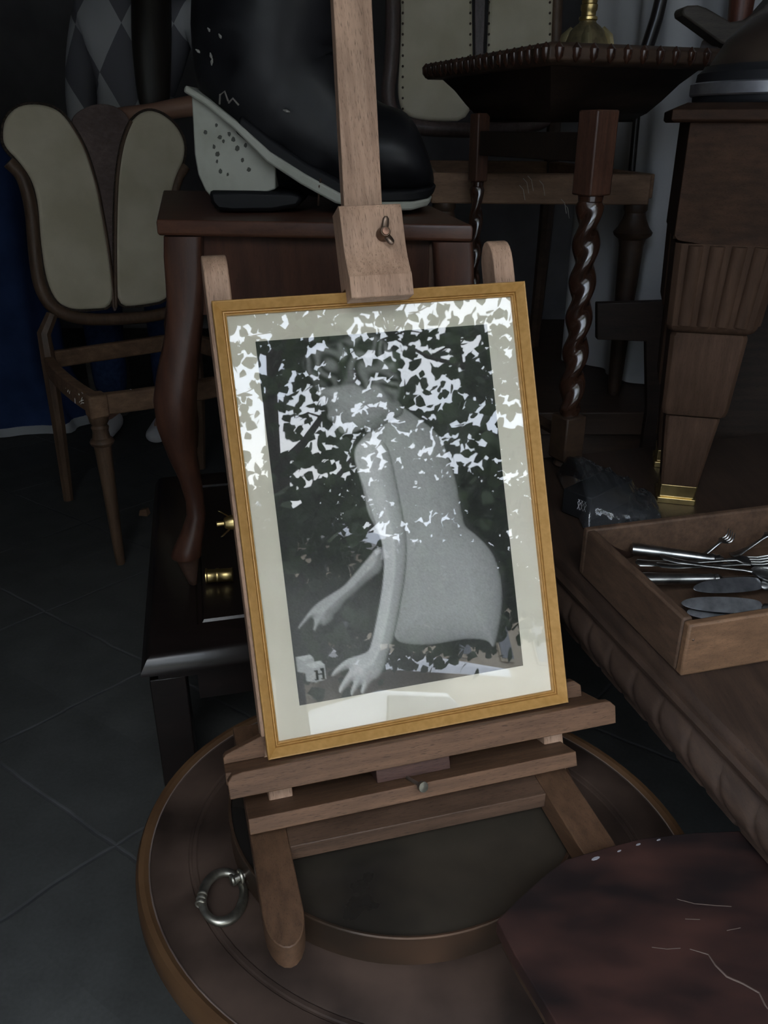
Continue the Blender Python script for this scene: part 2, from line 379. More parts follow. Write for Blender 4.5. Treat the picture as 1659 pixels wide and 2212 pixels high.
car('white parked car reflected along the bottom of the picture glass', (5.1, -9.0, -.06), radians(-30), (.5, .5, .5), 1.22)
car('grey parked car reflected at the bottom left of the picture glass', (2.6, -10.4, -.06), radians(-22), (.25, .27, .3))

# ------------------------------------------------------------------ the easel
ez = thing('easel', 'small beechwood studio easel standing in the round brazier, holding the gilt picture frame', 'easel', m=EM)
def eb(x0, x1, y0, y1, z0, z1): return MB(EM).box(((x0+x1)/2, (y0+y1)/2, (z0+z1)/2), (x1-x0, y1-y0, z1-z0))
def post(x0, x1):
    ytop = .558; z0, z1 = -.062, -.0205
    # rounded head (half round in side view)
    prof = [(-.10, z1), (-.10, z0), (ytop-.045, z0)]
    for k in range(1, 9):
        a = pi*k/9
        prof.append((ytop-.03+.03*sin(a), (z0+z1)/2-(z1-z0)/2*cos(a)))
    prof.append((ytop-.03, z1))
    MB(EM).loft([[V(x, y, z) for y, z in prof] for x in (x0, x1)]).build('post', beechY, ez, .0015)
post(-.0035, .0235); post(.3315, .3565)
mx_ = lambda y: .1825+.064*(y-.6)
MB(EM).loft([[V(mx_(y)-.0222, y, -.040), V(mx_(y)+.0222, y, -.040), V(mx_(y)+.0222, y, -.022), V(mx_(y)-.0222, y, -.022)] for y in (-.045, 1.02)]).build('mast', beechY, ez, .001)
# clamp block with its S shaped front
prof = [(.590, -.0218), (.5897, .0125), (.5885, .0145), (.583, .0168), (.56, .0168), (.547, .0171), (.538, .0180), (.530, .0197), (.523, .0220), (.516, .0248), (.5105, .0276), (.5095, .0280), (.488, .0276), (.487, .0266), (.487, .0015), (.503, .0012), (.503, -.0218)]
clamp = MB(EM).loft([[V(x, y, z) for y, z in prof] for x in (.1455, .2155)]).build('clamp_block', beechY, ez, .0008, smooth=True, angle=30)
# wing nut on the clamp
nb = Matrix.Translation((.1905, .5555, .0168))
wn = MB(EM).lathe([(.0065, 0), (.0078, .001), (.0075, .004), (.0062, .008), (.0058, .0125), (.005, .0135)], 20, nb)
for (ang, L) in ((80, 1), (-62, .92)):
    d = V(cos(radians(ang)), sin(radians(ang)), .35).normalized()
    wn.tube([V(.1905, .5555, .0235)+d*k for k in (.003, .009*L, .015*L, .0175*L)], [(.0026, .0038), (.0024, .0042), (.0022, .0036), (.001, .0015)], 10, up=(0, 0, 1))
wn.build('wing_nut', iron, clamp)
MB(EM).lathe([(.0038, .0300), (.0042, .0310), (.0038, .0320), (.001, .0323)], 16, Matrix.Translation((.1905, .5555, 0))).build('bolt_end', surf('copper_bolt', (.30, .17, .12), None, 40, .4, .9), clamp)
# ledge
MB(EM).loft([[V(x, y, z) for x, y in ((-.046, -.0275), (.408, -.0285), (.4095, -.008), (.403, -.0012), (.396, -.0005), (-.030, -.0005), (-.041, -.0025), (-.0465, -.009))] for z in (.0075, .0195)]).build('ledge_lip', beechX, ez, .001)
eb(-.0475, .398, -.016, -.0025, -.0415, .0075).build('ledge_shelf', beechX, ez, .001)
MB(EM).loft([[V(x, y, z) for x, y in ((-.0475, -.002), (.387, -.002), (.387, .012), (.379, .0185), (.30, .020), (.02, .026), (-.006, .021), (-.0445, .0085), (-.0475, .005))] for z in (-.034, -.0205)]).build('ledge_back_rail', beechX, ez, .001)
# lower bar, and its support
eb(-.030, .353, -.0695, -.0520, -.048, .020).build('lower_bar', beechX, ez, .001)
# runners and stretcher lie level on the brazier
EXh = Vector((.9652, .2609, 0)).normalized(); G = Vector((.2609, -.9652, 0)).normalized()
RM = mat_of(O_ - Vector((0, 0, O_.z)), EXh, -G, Vector((0, 0, 1)))
redblock = wood('reddish_block', (.10, .05, .038), (.06, .03, .024), 0, .5)
def runner(x0, x1):
    xm = (x0+x1)/2; hw = (x1-x0)/2; out = [(x0, .16), (x0, -.134)]
    for k in range(1, 10):
        a = pi*k/10; out.append((xm-hw*cos(a), -.134-.039*sin(a)))
    out += [(x1, -.134), (x1, .16)]
    MB(RM).loft([[V(x, y, z) for x, y in out] for z in (.2845, .3145)]).build('runner', beechD2, ez, .0012)
beechD2 = wood('beech_runner', (.13, .07, .039), (.075, .04, .023), 2, .5, fleck=.35)
runner(-.0285, .0115); runner(.3125, .353)
MB(RM).box((.162, -.0355, .304), (.301, .035, .0195)).build('stretcher', beechD, ez, .001)
eb(.118, .206, -.0515, -.030, -.045, -.004).build('mast_foot', redblock, ez, .001)
kb = MB(EM).lathe([(.002, -.02), (.0022, .012), (.0058, .0125), (.0062, .015), (.0058, .0175), (.001, .018)], 18, Matrix.Translation((.1575, -.0505, .018)) @ Matrix.Rotation(radians(14), 4, 'Y'))
kb.build('bolt_head', greymetal, ez)
# brass wing nut on the outside of the left post
cw = V(-.0035, .262, -.040); WS = 1.5
b = MB(EM).lathe([(.0088, 0), (.0080, .0045), (.006, .010), (.0034, .011)], 16, Matrix.Translation(cw) @ Matrix.Rotation(-pi/2, 4, 'Y'))
b.lathe([(.003, 0), (.003, .019)], 10, Matrix.Translation(cw) @ Matrix.Rotation(-pi/2, 4, 'Y'))
for sg in (1, -1):
    b.loft([[cw+V(-.003, sg*.004, -.004), cw+V(-.003, sg*.004, .004), cw+V(-.006, sg*.009, .004), cw+V(-.006, sg*.009, -.004)],
            [cw+V(-.0120, sg*.0135, -.006), cw+V(-.0120, sg*.0135, .006), cw+V(-.0165, sg*.0150, .006), cw+V(-.0165, sg*.0150, -.006)]])
b.build('side_wing_nut', brass, ez, .0006)
# prop at the back
pr = MB(); p0 = EM @ V(.18, .40, -.03); p1 = RM @ V(.165, .150, .300)
pr.tube([p0, p1], [(.012, .008)]*2, 4); pr.build('rear_prop', beechD, ez)
MB(RM).box((.162, .145, .300), (.301, .03, .02)).build('rear_stretcher', beechD, ez, .001)

# ------------------------------------------------------------------ the framed photograph
fr = thing('framed_photograph', 'gilt framed black and white photograph under glass, resting on the easel ledge', 'framed photograph', m=EM)
prof = [(.002, -.0195), (0, -.0185), (0, -.0010), (.0010, 0), (.0016, -.0002), (.0098, -.0078), (.0104, -.0104), (.0109, -.0092), (.0121, -.0089), (.0127, -.0110), (.0133, -.0100), (.0142, -.0106), (.0146, -.0122), (.0146, -.0190)]
MB(EM).loft([[V(d, d, z), V(FW-d, d, z), V(FW-d, FH-d, z), V(d, FH-d, z)] for d, z in prof], cap=False).build('frame', gold, fr, angle=20)
d = .0125
MB(EM).box((FW/2, FH/2, -.0176), (FW-.026, FH-.026, .003)).build('backing_board', plain('backing', (.2, .15, .1), .8), fr)
matm = surf('ivory_mat', (.57, .53, .435), (.535, .495, .395), 14, .85, 0, 0, spec=.1)
MB(EM).box((FW/2, FH/2, -.0154), (FW-2*d-.0024, FH-2*d-.0024, .0012)).build('mat', matm, fr)
def thin_glass():
    m = bpy.data.materials.new('picture_glass'); m.use_nodes = True; n = m.node_tree; n.nodes.remove(n.nodes['Principled BSDF'])
    t = n.nodes.new('ShaderNodeBsdfTransparent'); g = n.nodes.new('ShaderNodeBsdfGlossy'); g.inputs['Roughness'].default_value = 0.012
    f = n.nodes.new('ShaderNodeFresnel'); f.inputs['IOR'].default_value = 1.5; x = n.nodes.new('ShaderNodeMixShader')
    n.links.new(f.outputs[0], x.inputs[0]); n.links.new(t.outputs[0], x.inputs[1]); n.links.new(g.outputs[0], x.inputs[2]); n.links.new(x.outputs[0], n.nodes['Material Output'].inputs['Surface'])
    return m
MB(EM).box((FW/2, FH/2, -.0134), (FW-2*d-.003, FH-2*d-.003, .0014)).build('glass_pane', thin_glass(), fr, smooth=False)
# the print: a plain tonal study of a seated figure, as vertex tones on a fine grid
PX0, PX1, PY0, PY1 = .0424, .3125, .0500, .4560
NX, NY = 190, 286
def poly_sd(P, poly):
    poly = np.array(poly, float); dmin = np.full(len(P), 1e9); ins = np.zeros(len(P), bool)
    for i in range(len(poly)):
        a = poly[i-1]; b = poly[i]; e = b-a; w_ = P-a
        t_ = np.clip((w_@e)/(e@e), 0, 1); dd = np.hypot(*(w_-t_[:, None]*e).T); dmin = np.minimum(dmin, dd)
        cnd = ((a[1] > P[:, 1]) != (b[1] > P[:, 1])); 
        with np.errstate(divide='ignore', invalid='ignore'):
            xx = (b[0]-a[0])*(P[:, 1]-a[1])/(b[1]-a[1])+a[0]
        ins ^= cnd & (P[:, 0] < xx)
    return np.where(ins, dmin, -dmin)
def smooth_poly(pts, it=3):
    pts = [np.array(p, float) for p in pts]
    for _ in range(it):
        q = []
        for i in range(len(pts)):
            a, b = pts[i], pts[(i+1) % len(pts)]; q += [a*.75+b*.25, a*.25+b*.75]
        pts = q
    return pts
gx, gy = np.meshgrid(np.linspace(0, 1, NX), np.linspace(0, 1.5, NY))    # y down, in print widths
PP = np.c_[gx.ravel(), gy.ravel()]
def sst(a, b, x): t_ = np.clip((x-a)/(b-a), 0, 1); return t_*t_*(3-2*t_)
rng = np.random.default_rng(4)
tone = .028+.010*sst(0, 1, PP[:, 1])
tone += .055*sst(1.02, 1.3, PP[:, 1]+.18*(1-PP[:, 0]))*sst(.75, .25, PP[:, 0])           # pale table top, lower left
tone -= .016*sst(-.01, .02, poly_sd(PP, smooth_poly([(0.78, 0.657), (0.824, 0.552), (0.901, 0.44), (0.976, 0.384), (1.039, 0.359), (1.032, 0.605), (1.02, 0.909), (1.007, 1.215), (1.016, 1.526), (0.908, 1.508), (0.9, 1.383), (0.947, 1.206), (0.958, 1.105), (0.925, 0.978), (0.812, 0.846), (0.802, 0.78)], 2)))
def body(poly, lum, lx, ly, rim=.055, edge=.006, it=3):
    """one pale rounded mass: light from the upper left, turning darker to its rim"""
    global tone
    sd = poly_sd(PP, smooth_poly(poly, it)); G2 = sd.reshape(NY, NX)
    m_ = sst(-edge*.5, edge*.7, sd); h = np.sqrt(np.clip(sd, 0, rim)/rim)
    dgy, dgx = np.gradient(h.reshape(NY, NX)); sh = np.clip(.86+2.2*(dgx*lx+dgy*ly), .35, 1.2).ravel()
    col = lum*sh*(.62+.38*h); tone = tone*(1-m_)+col*m_
body([(0.559, 0.303), (0.601, 0.332), (0.647, 0.372), (0.703, 0.421), (0.734, 0.463), (0.754, 0.525), (0.773, 0.597), (0.785, 0.678), (0.789, 0.748), (0.795, 0.809), (0.8, 0.856), (0.839, 0.889), (0.886, 0.942), (0.919, 0.997), (0.936, 1.071), (0.941, 1.143), (0.932, 1.224), (0.91, 1.303), (0.887, 1.371), (0.87, 1.403), (0.853, 1.365), (0.797, 1.346), (0.713, 1.337), (0.639, 1.341), (0.566, 1.337), (0.485, 1.32), (0.433, 1.296), (0.427, 1.207), (0.434, 1.03), (0.437, 0.892), (0.407, 0.81), (0.38, 0.748), (0.375, 0.669), (0.367, 0.61), (0.354, 0.55), (0.35, 0.501), (0.36, 0.464), (0.398, 0.429), (0.442, 0.395), (0.498, 0.342)], .36, 1, .6, .13)
body([(0.425, 0.875), (0.347, 0.943), (0.258, 1.024), (0.226, 1.043), (0.174, 1.065), (0.112, 1.094), (0.068, 1.136), (0.028, 1.18), (0.039, 1.188), (0.074, 1.164), (0.1, 1.143), (0.102, 1.176), (0.091, 1.198), (0.106, 1.206), (0.125, 1.18), (0.149, 1.19), (0.187, 1.172), (0.191, 1.151), (0.217, 1.135), (0.243, 1.1), (0.285, 1.077), (0.358, 1.023), (0.425, 0.993)], .40, 1, .8, .05, it=2)
body([(0.369, 0.451), (0.351, 0.502), (0.361, 0.57), (0.382, 0.651), (0.4, 0.75), (0.42, 0.831), (0.431, 0.911), (0.42, 1.008), (0.39, 1.122), (0.359, 1.216), (0.329, 1.301), (0.311, 1.327), (0.26, 1.335), (0.22, 1.34), (0.177, 1.364), (0.142, 1.397), (0.157, 1.406), (0.205, 1.385), (0.231, 1.383), (0.201, 1.417), (0.168, 1.461), (0.173, 1.484), (0.21, 1.458), (0.243, 1.431), (0.215, 1.485), (0.224, 1.505), (0.277, 1.45), (0.258, 1.492), (0.277, 1.504), (0.313, 1.451), (0.348, 1.443), (0.377, 1.408), (0.394, 1.361), (0.427, 1.297), (0.451, 1.231), (0.482, 1.136), (0.516, 1.022), (0.536, 0.905), (0.537, 0.807), (0.528, 0.707), (0.519, 0.608), (0.511, 0.528), (0.495, 0.458), (0.428, 0.426)], .50, 1, .5, .06, it=2)
body([(0.403, 0.385), (0.419, 0.421), (0.514, 0.376), (0.599, 0.346), (0.557, 0.27), (0.498, 0.255)], .28, 1, .6, .07)
body([(0.237, 0.208), (0.224, 0.226), (0.247, 0.263), (0.267, 0.299), (0.253, 0.336), (0.277, 0.351), (0.281, 0.369), (0.297, 0.382), (0.304, 0.404), (0.341, 0.408), (0.412, 0.392), (0.476, 0.359), (0.521, 0.325), (0.521, 0.237), (0.456, 0.189), (0.377, 0.19), (0.297, 0.202)], .36, -.4, .8, .10, it=2)
hsd = poly_sd(PP, smooth_poly([(0.173, 0.103), (0.186, 0.075), (0.222, 0.05), (0.278, 0.035), (0.337, 0.026), (0.419, 0.002), (0.479, -0.007), (0.526, 0.021), (0.568, 0.096), (0.583, 0.165), (0.589, 0.224), (0.57, 0.281), (0.543, 0.301), (0.518, 0.256), (0.492, 0.219), (0.463, 0.213), (0.439, 0.246), (0.412, 0.224), (0.375, 0.201), (0.315, 0.215), (0.255, 0.219), (0.227, 0.217), (0.204, 0.162), (0.179, 0.132)], 2))
curl = np.array([mnoise.noise(Vector((x*9, y*9, 0))) for x, y in PP]); swirl = np.sin((PP[:, 0]*30+PP[:, 1]*16+curl*7)*2.0)
hair = .10+.07*swirl*sst(0, .02, hsd)+.05*curl
hm = sst(-.008, .01, hsd+curl*.012); tone = tone*(1-hm)+np.clip(hair, .03, .3)*hm
# two small toy blocks on the table, the front one lettered
for (cx_, cy_, sz) in ((.045, 1.335, .036), (.083, 1.375, .042)):
    s1 = poly_sd(PP, [(cx_-sz, cy_-sz), (cx_+sz*.6, cy_-sz*1.1), (cx_+sz, cy_-sz*.6), (cx_+sz, cy_+sz*.8), (cx_-sz*.1, cy_+sz), (cx_-sz, cy_+sz*.7)]); m1 = sst(-.002, .003, s1); tone = tone*(1-m1)+.34*m1
    s1 = poly_sd(PP, [(cx_-sz, cy_-sz), (cx_+sz*.6, cy_-sz*1.1), (cx_+sz, cy_-sz*.6), (cx_-sz*.2, cy_-sz*.45)]); m1 = sst(-.002, .003, s1); tone = tone*(1-m1)+.44*m1
cx_, cy_ = .099, 1.386
for (x0, x1, y0, y1) in ((-.017, -.010, -.020, .020), (.010, .017, -.021, .019), (-.012, .012, -.004, .002), (-.021, -.006, -.021, -.017), (-.021, -.006, .017, .021), (.006, .021, -.022, -.018), (.006, .021, .016, .020)):
    m1 = ((PP[:, 0] > cx_+x0-.001) & (PP[:, 0] < cx_+x1+.001) & (PP[:, 1] > cy_+y0-.001) & (PP[:, 1] < cy_+y1+.001)).astype(float); tone = tone*(1-m1)+.05*m1
tone = np.clip(tone*(1+rng.normal(0, .05, len(tone))), .01, .8)
me = bpy.data.meshes.new('print'); vs = [(PX0+(PX1-PX0)*x, PY1-(PY1-PY0)*y/1.5, -.0146) for x, y in PP]
idx = np.arange(NX*NY).reshape(NY, NX); fs = np.stack([idx[:-1, :-1], idx[1:, :-1], idx[1:, 1:], idx[:-1, 1:]], -1).reshape(-1, 4)
me.from_pydata(vs, [], fs.tolist()); at_ = me.color_attributes.new('tone', 'FLOAT_COLOR', 'POINT')
at_.data.foreach_set('color', np.c_[tone*1.02, tone, tone*.95, np.ones(len(tone))].astype(np.float32).ravel())
pm, n, b = base('silver_print'); a = n.nodes.new('ShaderNodeVertexColor'); a.layer_name = 'tone'; n.links.new(a.outputs['Color'], b.inputs['Base Color']); b.inputs['Roughness'].default_value = .7; b.inputs['Specular IOR Level'].default_value = .1
me.materials.append(pm); o = bpy.data.objects.new('print', me); C.objects.link(o); o.parent = fr; WM[o.name] = EM
o['label'] = 'black and white photograph of a bending figure reaching for toy blocks'

# ------------------------------------------------------------------ brazier stand and its basin
TC = Vector((.0375, .7316, 0)); A0, B0 = .338, .2955; TH = math.atan2(.354, -.935)
traym = surf('brazier_wood', (.070, .045, .034), (.018, .0115, .009), 8, .66, 0, .2, (1, 1, 1), detail=12, lo=.36, hi=.66, rvar=.1, spec=.18)
lipm = surf('brazier_lip', (.105, .055, .025), (.062, .031, .014), 9, .55, 0, .1, detail=8, spec=.25)
def er(k, dz, n=96):     # oval ring, k = inset from the outer edge
    out = []
    for i in range(n):
        a = 2*pi*i/n; x = (A0-k)*cos(a); y = (B0-k)*sin(a)
        out.append(TC+V(x*cos(TH)-y*sin(TH), x*sin(TH)+y*cos(TH), dz-.022))
    return out
BC = Vector((.023, .783, 0)); BR = .2118
tr = thing('brazier_stand', 'wide round wooden brazier stand with a raised rim, on the stone floor under the easel', 'brazier stand', TC)
MB().loft([er(.05, .225), er(.004, .228), er(-.001, .238), er(0, .258), er(.004, .2655), (er(.010, .2660)), er(.0150, .2625)], cap=False).build('rim', lipm, tr)
MB().loft([er(.0150, .2625), er(.017, .2605), er(.045, .2615), er(.060, .2618), er(.0615, .2604), er(.0635, .2604), er(.065, .2618), er(.069, .2618), er(.0705, .2606), er(.0725, .2618), [BC+V(0, 0, .2402)+(p-TC).xy.to_3d().normalized()*(BR-.010) for p in er(.0725, .2618)], [BC+V(0, 0, .216)+(p-TC).xy.to_3d().normalized()*(BR-.009) for p in er(.0725, .2618)]], cap=False).build('board', traym, tr)
MB().loft([er(.0149, .26262), er(.0156, .2634), er(.0166, .26262)], cap=False).build('bead_line', surf('dusty_edge', (.17, .125, .105), (.09, .06, .05), 12, .8), tr)
for k in range(4):
    a = pi/4+k*pi/2; p = TC+V(.19*cos(a), .17*sin(a), 0)
    MB().lathe([(.028, 0), (.034, .01), (.030, .03), (.022, .06), (.030, .12), (.036, .18), (.036, .204)], 24, Matrix.Translation(p)).build('leg', lipm, tr)
bronze = surf('aged_copper', (.11, .062, .038), (.055, .038, .027), 9, .42, .55, .06, (1, 1, 1), detail=9, rvar=.12)
basm = surf('basin_inside', (.060, .049, .036), (.020, .018, .016), 7, .33, .35, .04, detail=9, rvar=.1)
bs = thing('brazier_basin', 'shallow round copper basin with a thin raised wall, set in the wooden brazier stand', 'basin', BC+V(0, 0, .24))
bm_ = Matrix.Translation(BC+V(0, 0, -.0220))
MB().lathe([(BR-.012, .2625), (BR-.004, .2627), (BR+.0, .2655), (BR-.001, .300), (BR+.0005, .3035), (BR-.0005, .3052), (BR-.003, .3045), (BR-.0035, .3005)], 96, bm_, cap=False).build('wall', bronze, bs)
MB().lathe([(BR-.0035, .3005), (BR-.0075, .285), (BR-.012, .268), (BR-.022, .2555), (BR-.05, .2475), (.135, .2455), (.112, .245), (.108, .2490), (.102, .2450), (.084, .2430), (.079, .2460), (.074, .2430), (.05, .2442), (.02, .2446), (.002, .2456)], 96, bm_, cap=True).build('bowl', basm, bs)
# the drop handle lying on the rim board
hc = Pz(482, 1936, .250)
hm_ = (Matrix.Rotation(radians(0), 3, 'Z') @ Matrix.Rotation(radians(14), 3, 'Y') @ Matrix.Rotation(radians(-3), 3, 'X'))
h = MB()
N = 48; path = []; rads = []
pts = []; fs = []
for i in range(N):
    a = 2*pi*i/N; R0 = .0262
    thick = .0042+.0016*max(0, cos(a-radians(-40)))+.0014*max(0, cos(a-radians(140)))
    for j in range(12):
        b2 = 2*pi*j/12; p = V((R0*.86+thick*cos(b2))*cos(a), (R0*1.28+thick*cos(b2))*sin(a), thick*.85*sin(b2)); pts.append(hc+hm_ @ p)
for i in range(N):
    for j in range(12): fs.append((i*12+j, ((i+1) % N)*12+j, ((i+1) % N)*12+(j+1) % 12, i*12+(j+1) % 12))
h.add(pts, fs)
for k in (-.006, 0, .006): h.torus(hc+hm_ @ V(-.0225, -.009+k, 0), .0044, .0016, hm_ @ Matrix.Rotation(pi/2, 3, 'X'), 18, 8)
hd = h.build('drop_handle', greymetal, bs)
h = MB(); hp = Pz(520, 1893, .254)
ax = (Vector((BC.x, BC.y, 0))-Vector((hp.x, hp.y, 0))).normalized()
for k, r in ((-.010, .0048), (0, .0062), (.009, .0072), (.016, .0060)):
    h.torus(hp+ax*k, r, .0024, Matrix(((ax.x, -ax.y, 0), (ax.y, ax.x, 0), (0, 0, 1))) @ Matrix.Rotation(pi/2, 3, 'Y'), 20, 8)
h.tube([hp-ax*.012, hp+ax*.03], [.0042, .005], 12)
hq = Pz(528, 1903, .252)
h.tube([hq+V(-.012, -.004, 0), hq+V(-.006, .006, .002), hq+V(.004, .011, .004), hq+V(.014, .009, .003)], [.0035, .0042, .0042, .0035], 10)
h.lathe([(.0005, .0055), (.004, .004), (.0055, 0), (.004, -.004), (.0005, -.0055)], 16, Matrix.Translation(hq+V(.008, 0, .001)))
h.build('handle_bracket', greymetal, hd)

# ------------------------------------------------------------------ red-brown table top in the foreground
redm = surf('red_brown_veneer', (.044, .019, .015), (.013, .009, .009), 9, .42, 0, .08, (1, 2.2, 1), detail=12, lo=.38, hi=.66, rvar=.12, spec=.3)
st = thing('side_table', 'low table with a worn red-brown shaped top, in the near right corner beside the brazier', 'side table', (.30, .45, 0))
out = [(x*.944, y*.944) for x, y in [(.111, .570), (.135, .594), (.165, .622), (.194, .645), (.241, .661), (.285, .674), (.344, .682), (.40, .685), (.445, .668), (.462, .60), (.462, .45), (.44, .34), (.36, .28), (.26, .29), (.20, .36), (.158, .448), (.123, .534)]]
MB().prism([V(x, y, .3335) for x, y in out], (0, 0, .0165)).build('top', redm, st, .0012)
ins_ = [(x+(.30-x)*.03, y+(.48-y)*.03) for x, y in out]
MB().prism([V(x, y, .3165) for x, y in ins_], (0, 0, .0170)).build('apron', oakdark, st, .001)
MB().lathe([(.03, .035), (.045, .05), (.022, .08), (.03, .14), (.024, .26), (.05, .3167)], 24, Matrix.Translation((.36, .40, 0))).build('column', oakdark, st)
for k in range(3):
    a = k*2*pi/3+.5; d_ = V(cos(a), sin(a), 0); p = V(.36, .40, 0)
    MB().tube([p+d_*.02+V(0, 0, .06), p+d_*.07+V(0, 0, .05), p+d_*.13+V(0, 0, .018)], [(.016, .012), (.014, .011), (.012, .016)], 8).build('foot', oakdark, st)
chipm = plain('pale_scuff', (.22, .21, .23), .7)
sc_ = MB()
for px, py, r in ((1284, 1851, .006), (1335, 1835, .003), (1376, 1821, .0035), (1420, 1811, .003)):
    p = Pz(px, py, .3502); d_ = (Pz(px+20, py-8, .3502)-p).normalized(); q_ = V(-d_.y, d_.x, 0)
    sc_.loft([[p+V(0, 0, -.001)-q_*.002+d_*(r*cos(k*pi/4))+q_*(r*.35*sin(k*pi/4)) for k in range(8)], [p+V(0, 0, .0002)-q_*.002+d_*(r*.8*cos(k*pi/4))+q_*(r*.28*sin(k*pi/4)) for k in range(8)]])
sc_.build('edge_chip', chipm, st)['label'] = 'pale chipped spots along the table edge'
cr = MB()
crk = [Pz(px, py, .3501) for px, py in ((1490, 2050), (1530, 2062), (1545, 2085), (1570, 2110), (1605, 2125), (1640, 2145), (1652, 2170), (1659, 2180))]
cr.tube(crk, [.0004, .0007, .0009, .0010, .0010, .0009, .0008, .0006], 6)
for l in (((1462, 1942), (1500, 1952), (1545, 1956), (1580, 1958)), ((1480, 1985), (1512, 1986)), ((1570, 2010), (1600, 2004)), ((1408, 2046), (1440, 2050), (1470, 2048))):
    cr.tube([Pz(x, y, .3500) for x, y in l], .0004, 5)
cr.build('veneer_crack', surf('crack_dust', (.085, .058, .046), None, 60, .8), st)['label'] = 'pale cracks in the veneer'

# ------------------------------------------------------------------ low dark table behind the easel, with the console table standing on it
LZ = .30
v2 = Vector((-.215, .977, 0)); u2 = Vector((.97, .235, 0)).normalized()
lo_ = Vector((-.363, 1.018, 0)); Wl, Dl = .56, .74
lt = thing('low_table', 'low black polished table with a moulded edge, carrying the mahogany console table', 'low table', lo_)
def lp(a, b_, z): return lo_+u2*a+v2*b_+V(0, 0, z)
def lrect(i, z): return [lp(i, i, z), lp(Wl-i, i, z), lp(Wl-i, Dl-i, z), lp(i, Dl-i, z)]
MB().loft([lrect(.022, LZ-.052), lrect(.022, LZ-.040), lrect(.010, LZ-.036), lrect(.010, LZ-.030), lrect(.0, LZ-.028), lrect(.0, LZ-.022), lrect(.010, LZ-.006), lrect(.018, LZ), lrect(.085, LZ), lrect(.088, LZ-.004), lrect(.094, LZ-.004), lrect(.097, LZ)]).build('top', ebony, lt, angle=50)
for a, b_ in ((.008, .024), (Wl-.07, .024), (.008, Dl-.08), (Wl-.07, Dl-.08)):
    MB().loft([[lp(a, b_, 0), lp(a+.055, b_, 0), lp(a+.055, b_+.055, 0), lp(a, b_+.055, 0)], [lp(a, b_, LZ-.0525), lp(a+.055, b_, LZ-.0525), lp(a+.055, b_+.055, LZ-.0525), lp(a, b_+.055, LZ-.0525)]]).build('leg', ebony, lt, .002)
for (a0, a1, b0, b1) in ((.08, Wl-.08, .032, .052), (.08, Wl-.08, Dl-.06, Dl-.04), (.032, .052, .08, Dl-.08), (Wl-.052, Wl-.032, .08, Dl-.08)):
    MB().loft([[lp(a0, b0, z), lp(a1, b0, z), lp(a1, b1, z), lp(a0, b1, z)] for z in (LZ-.105, LZ-.0525)]).build('apron', ebony, lt)

CZ = .900
cFL, cFR = Pz(337, 474, CZ), Pz(1022, 486, CZ); cBL = Pz(352, 411, CZ); cBR = cFR+(cBL-cFL)*1.0+V(.05, 0, 0)
ct = thing('console_table', 'small mahogany table with cabriole legs, standing on the low black table behind the easel', 'console table', V(*((cFL+cBR)/2).xy, LZ))
def ctop(i, z):
    c4 = [cFL, cFR, cBR, cBL]; m0 = (cFL+cFR+cBR+cBL)/4; return [Vector((p.x+(m0.x-p.x)*i/.25, p.y+(m0.y-p.y)*i/.3, z)) for p in c4]
MB().loft([ctop(.003, CZ-.022), ctop(0, CZ-.019), ctop(0, CZ-.004), ctop(.002, CZ)]).build('top', mahoX, ct, .0015)
apz = CZ-.022
def seg(p, q, th, z0, z1, inset):
    d_ = (q-p).normalized(); nn = V(-d_.y, d_.x, 0); p = p+nn*inset; q = q+nn*inset
    return [[Vector((k.x, k.y, z)) for k in (p, q, q+nn*th, p+nn*th)] for z in (z0, z1)]
f0 = cFL.lerp(cFR, .06); f1 = cFL.lerp(cFR, .94)
MB().loft(seg(f0, f1, .016, apz-.115, apz, .022)).build('apron', maho, ct, .001)
for p, q in ((cFR.lerp(cBR, .1), cFR.lerp(cBR, .9)), (cBR.lerp(cBL, .06), cBR.lerp(cBL, .94)), (cBL.lerp(cFL, .1), cBL.lerp(cFL, .9))):
    MB().loft(seg(p, q, .016, apz-.115, apz, .022)).build('apron', maho, ct, .001)
# front panel details: drawer stile seen at the right
MB().loft(seg(cFL.lerp(cFR, .865), cFL.lerp(cFR, .945), .003, apz-.114, apz-.003, .019)).build('stile', walnut, ct, .001)
# cabriole leg: (px centre, width px, depth offset forward)
yl = 1.252
leg_prof = [(402, 516, 82, 0, 1), (402, 560, 82, 0, 1), (404, 610, 80, 0, .95), (404, 680, 74, .004, .7), (400, 730, 76, .010, .5), (391, 800, 86, .016, .35), (385, 860, 89, .018, .3), (387, 920, 80, .015, .25), (397, 985, 62, .008, .1), (411, 1040, 47, .0, 0), (421, 1090, 40, -.004, 0), (424, 1120, 41, -.002, 0), (418, 1152, 50, .004, 0), (410, 1180, 60, .010, 0), (406, 1196, 65, .012, 0), (407, 1200, 63, .011, 0)]
peg_prof = [(407, 1201, 52, .009, 0), (410, 1215, 44, .008, 0), (416, 1245, 26, .006, 0), (419, 1259, 20, .004, 0), (420, 1263, 14, .003, 0)]
base_leg = Py(402, 516, yl)
def leg_rings(prof, at0, mx=1, my=1):
    rings = []
    for px, py, wd, fwd, sq in prof:
        p = Py(px, py, yl); a = Py(px-wd/2, py, yl); b_ = Py(px+wd/2, py, yl); hw = (b_.x-a.x)/2; ring = []
        for k in range(24):
            t_ = 2*pi*k/24; cx_, sx_ = cos(t_), sin(t_); e = 1-.72*sq
            ring.append(at0+V(mx*(p.x-base_leg.x)+hw*math.copysign(abs(cx_)**e, cx_), my*(-fwd)+hw*math.copysign(abs(sx_)**e, sx_), p.z-base_leg.z))
        rings.append(ring)
    return rings
legtop = V(base_leg.x, base_leg.y, CZ-.0225)
dz_ = legtop.z-base_leg.z
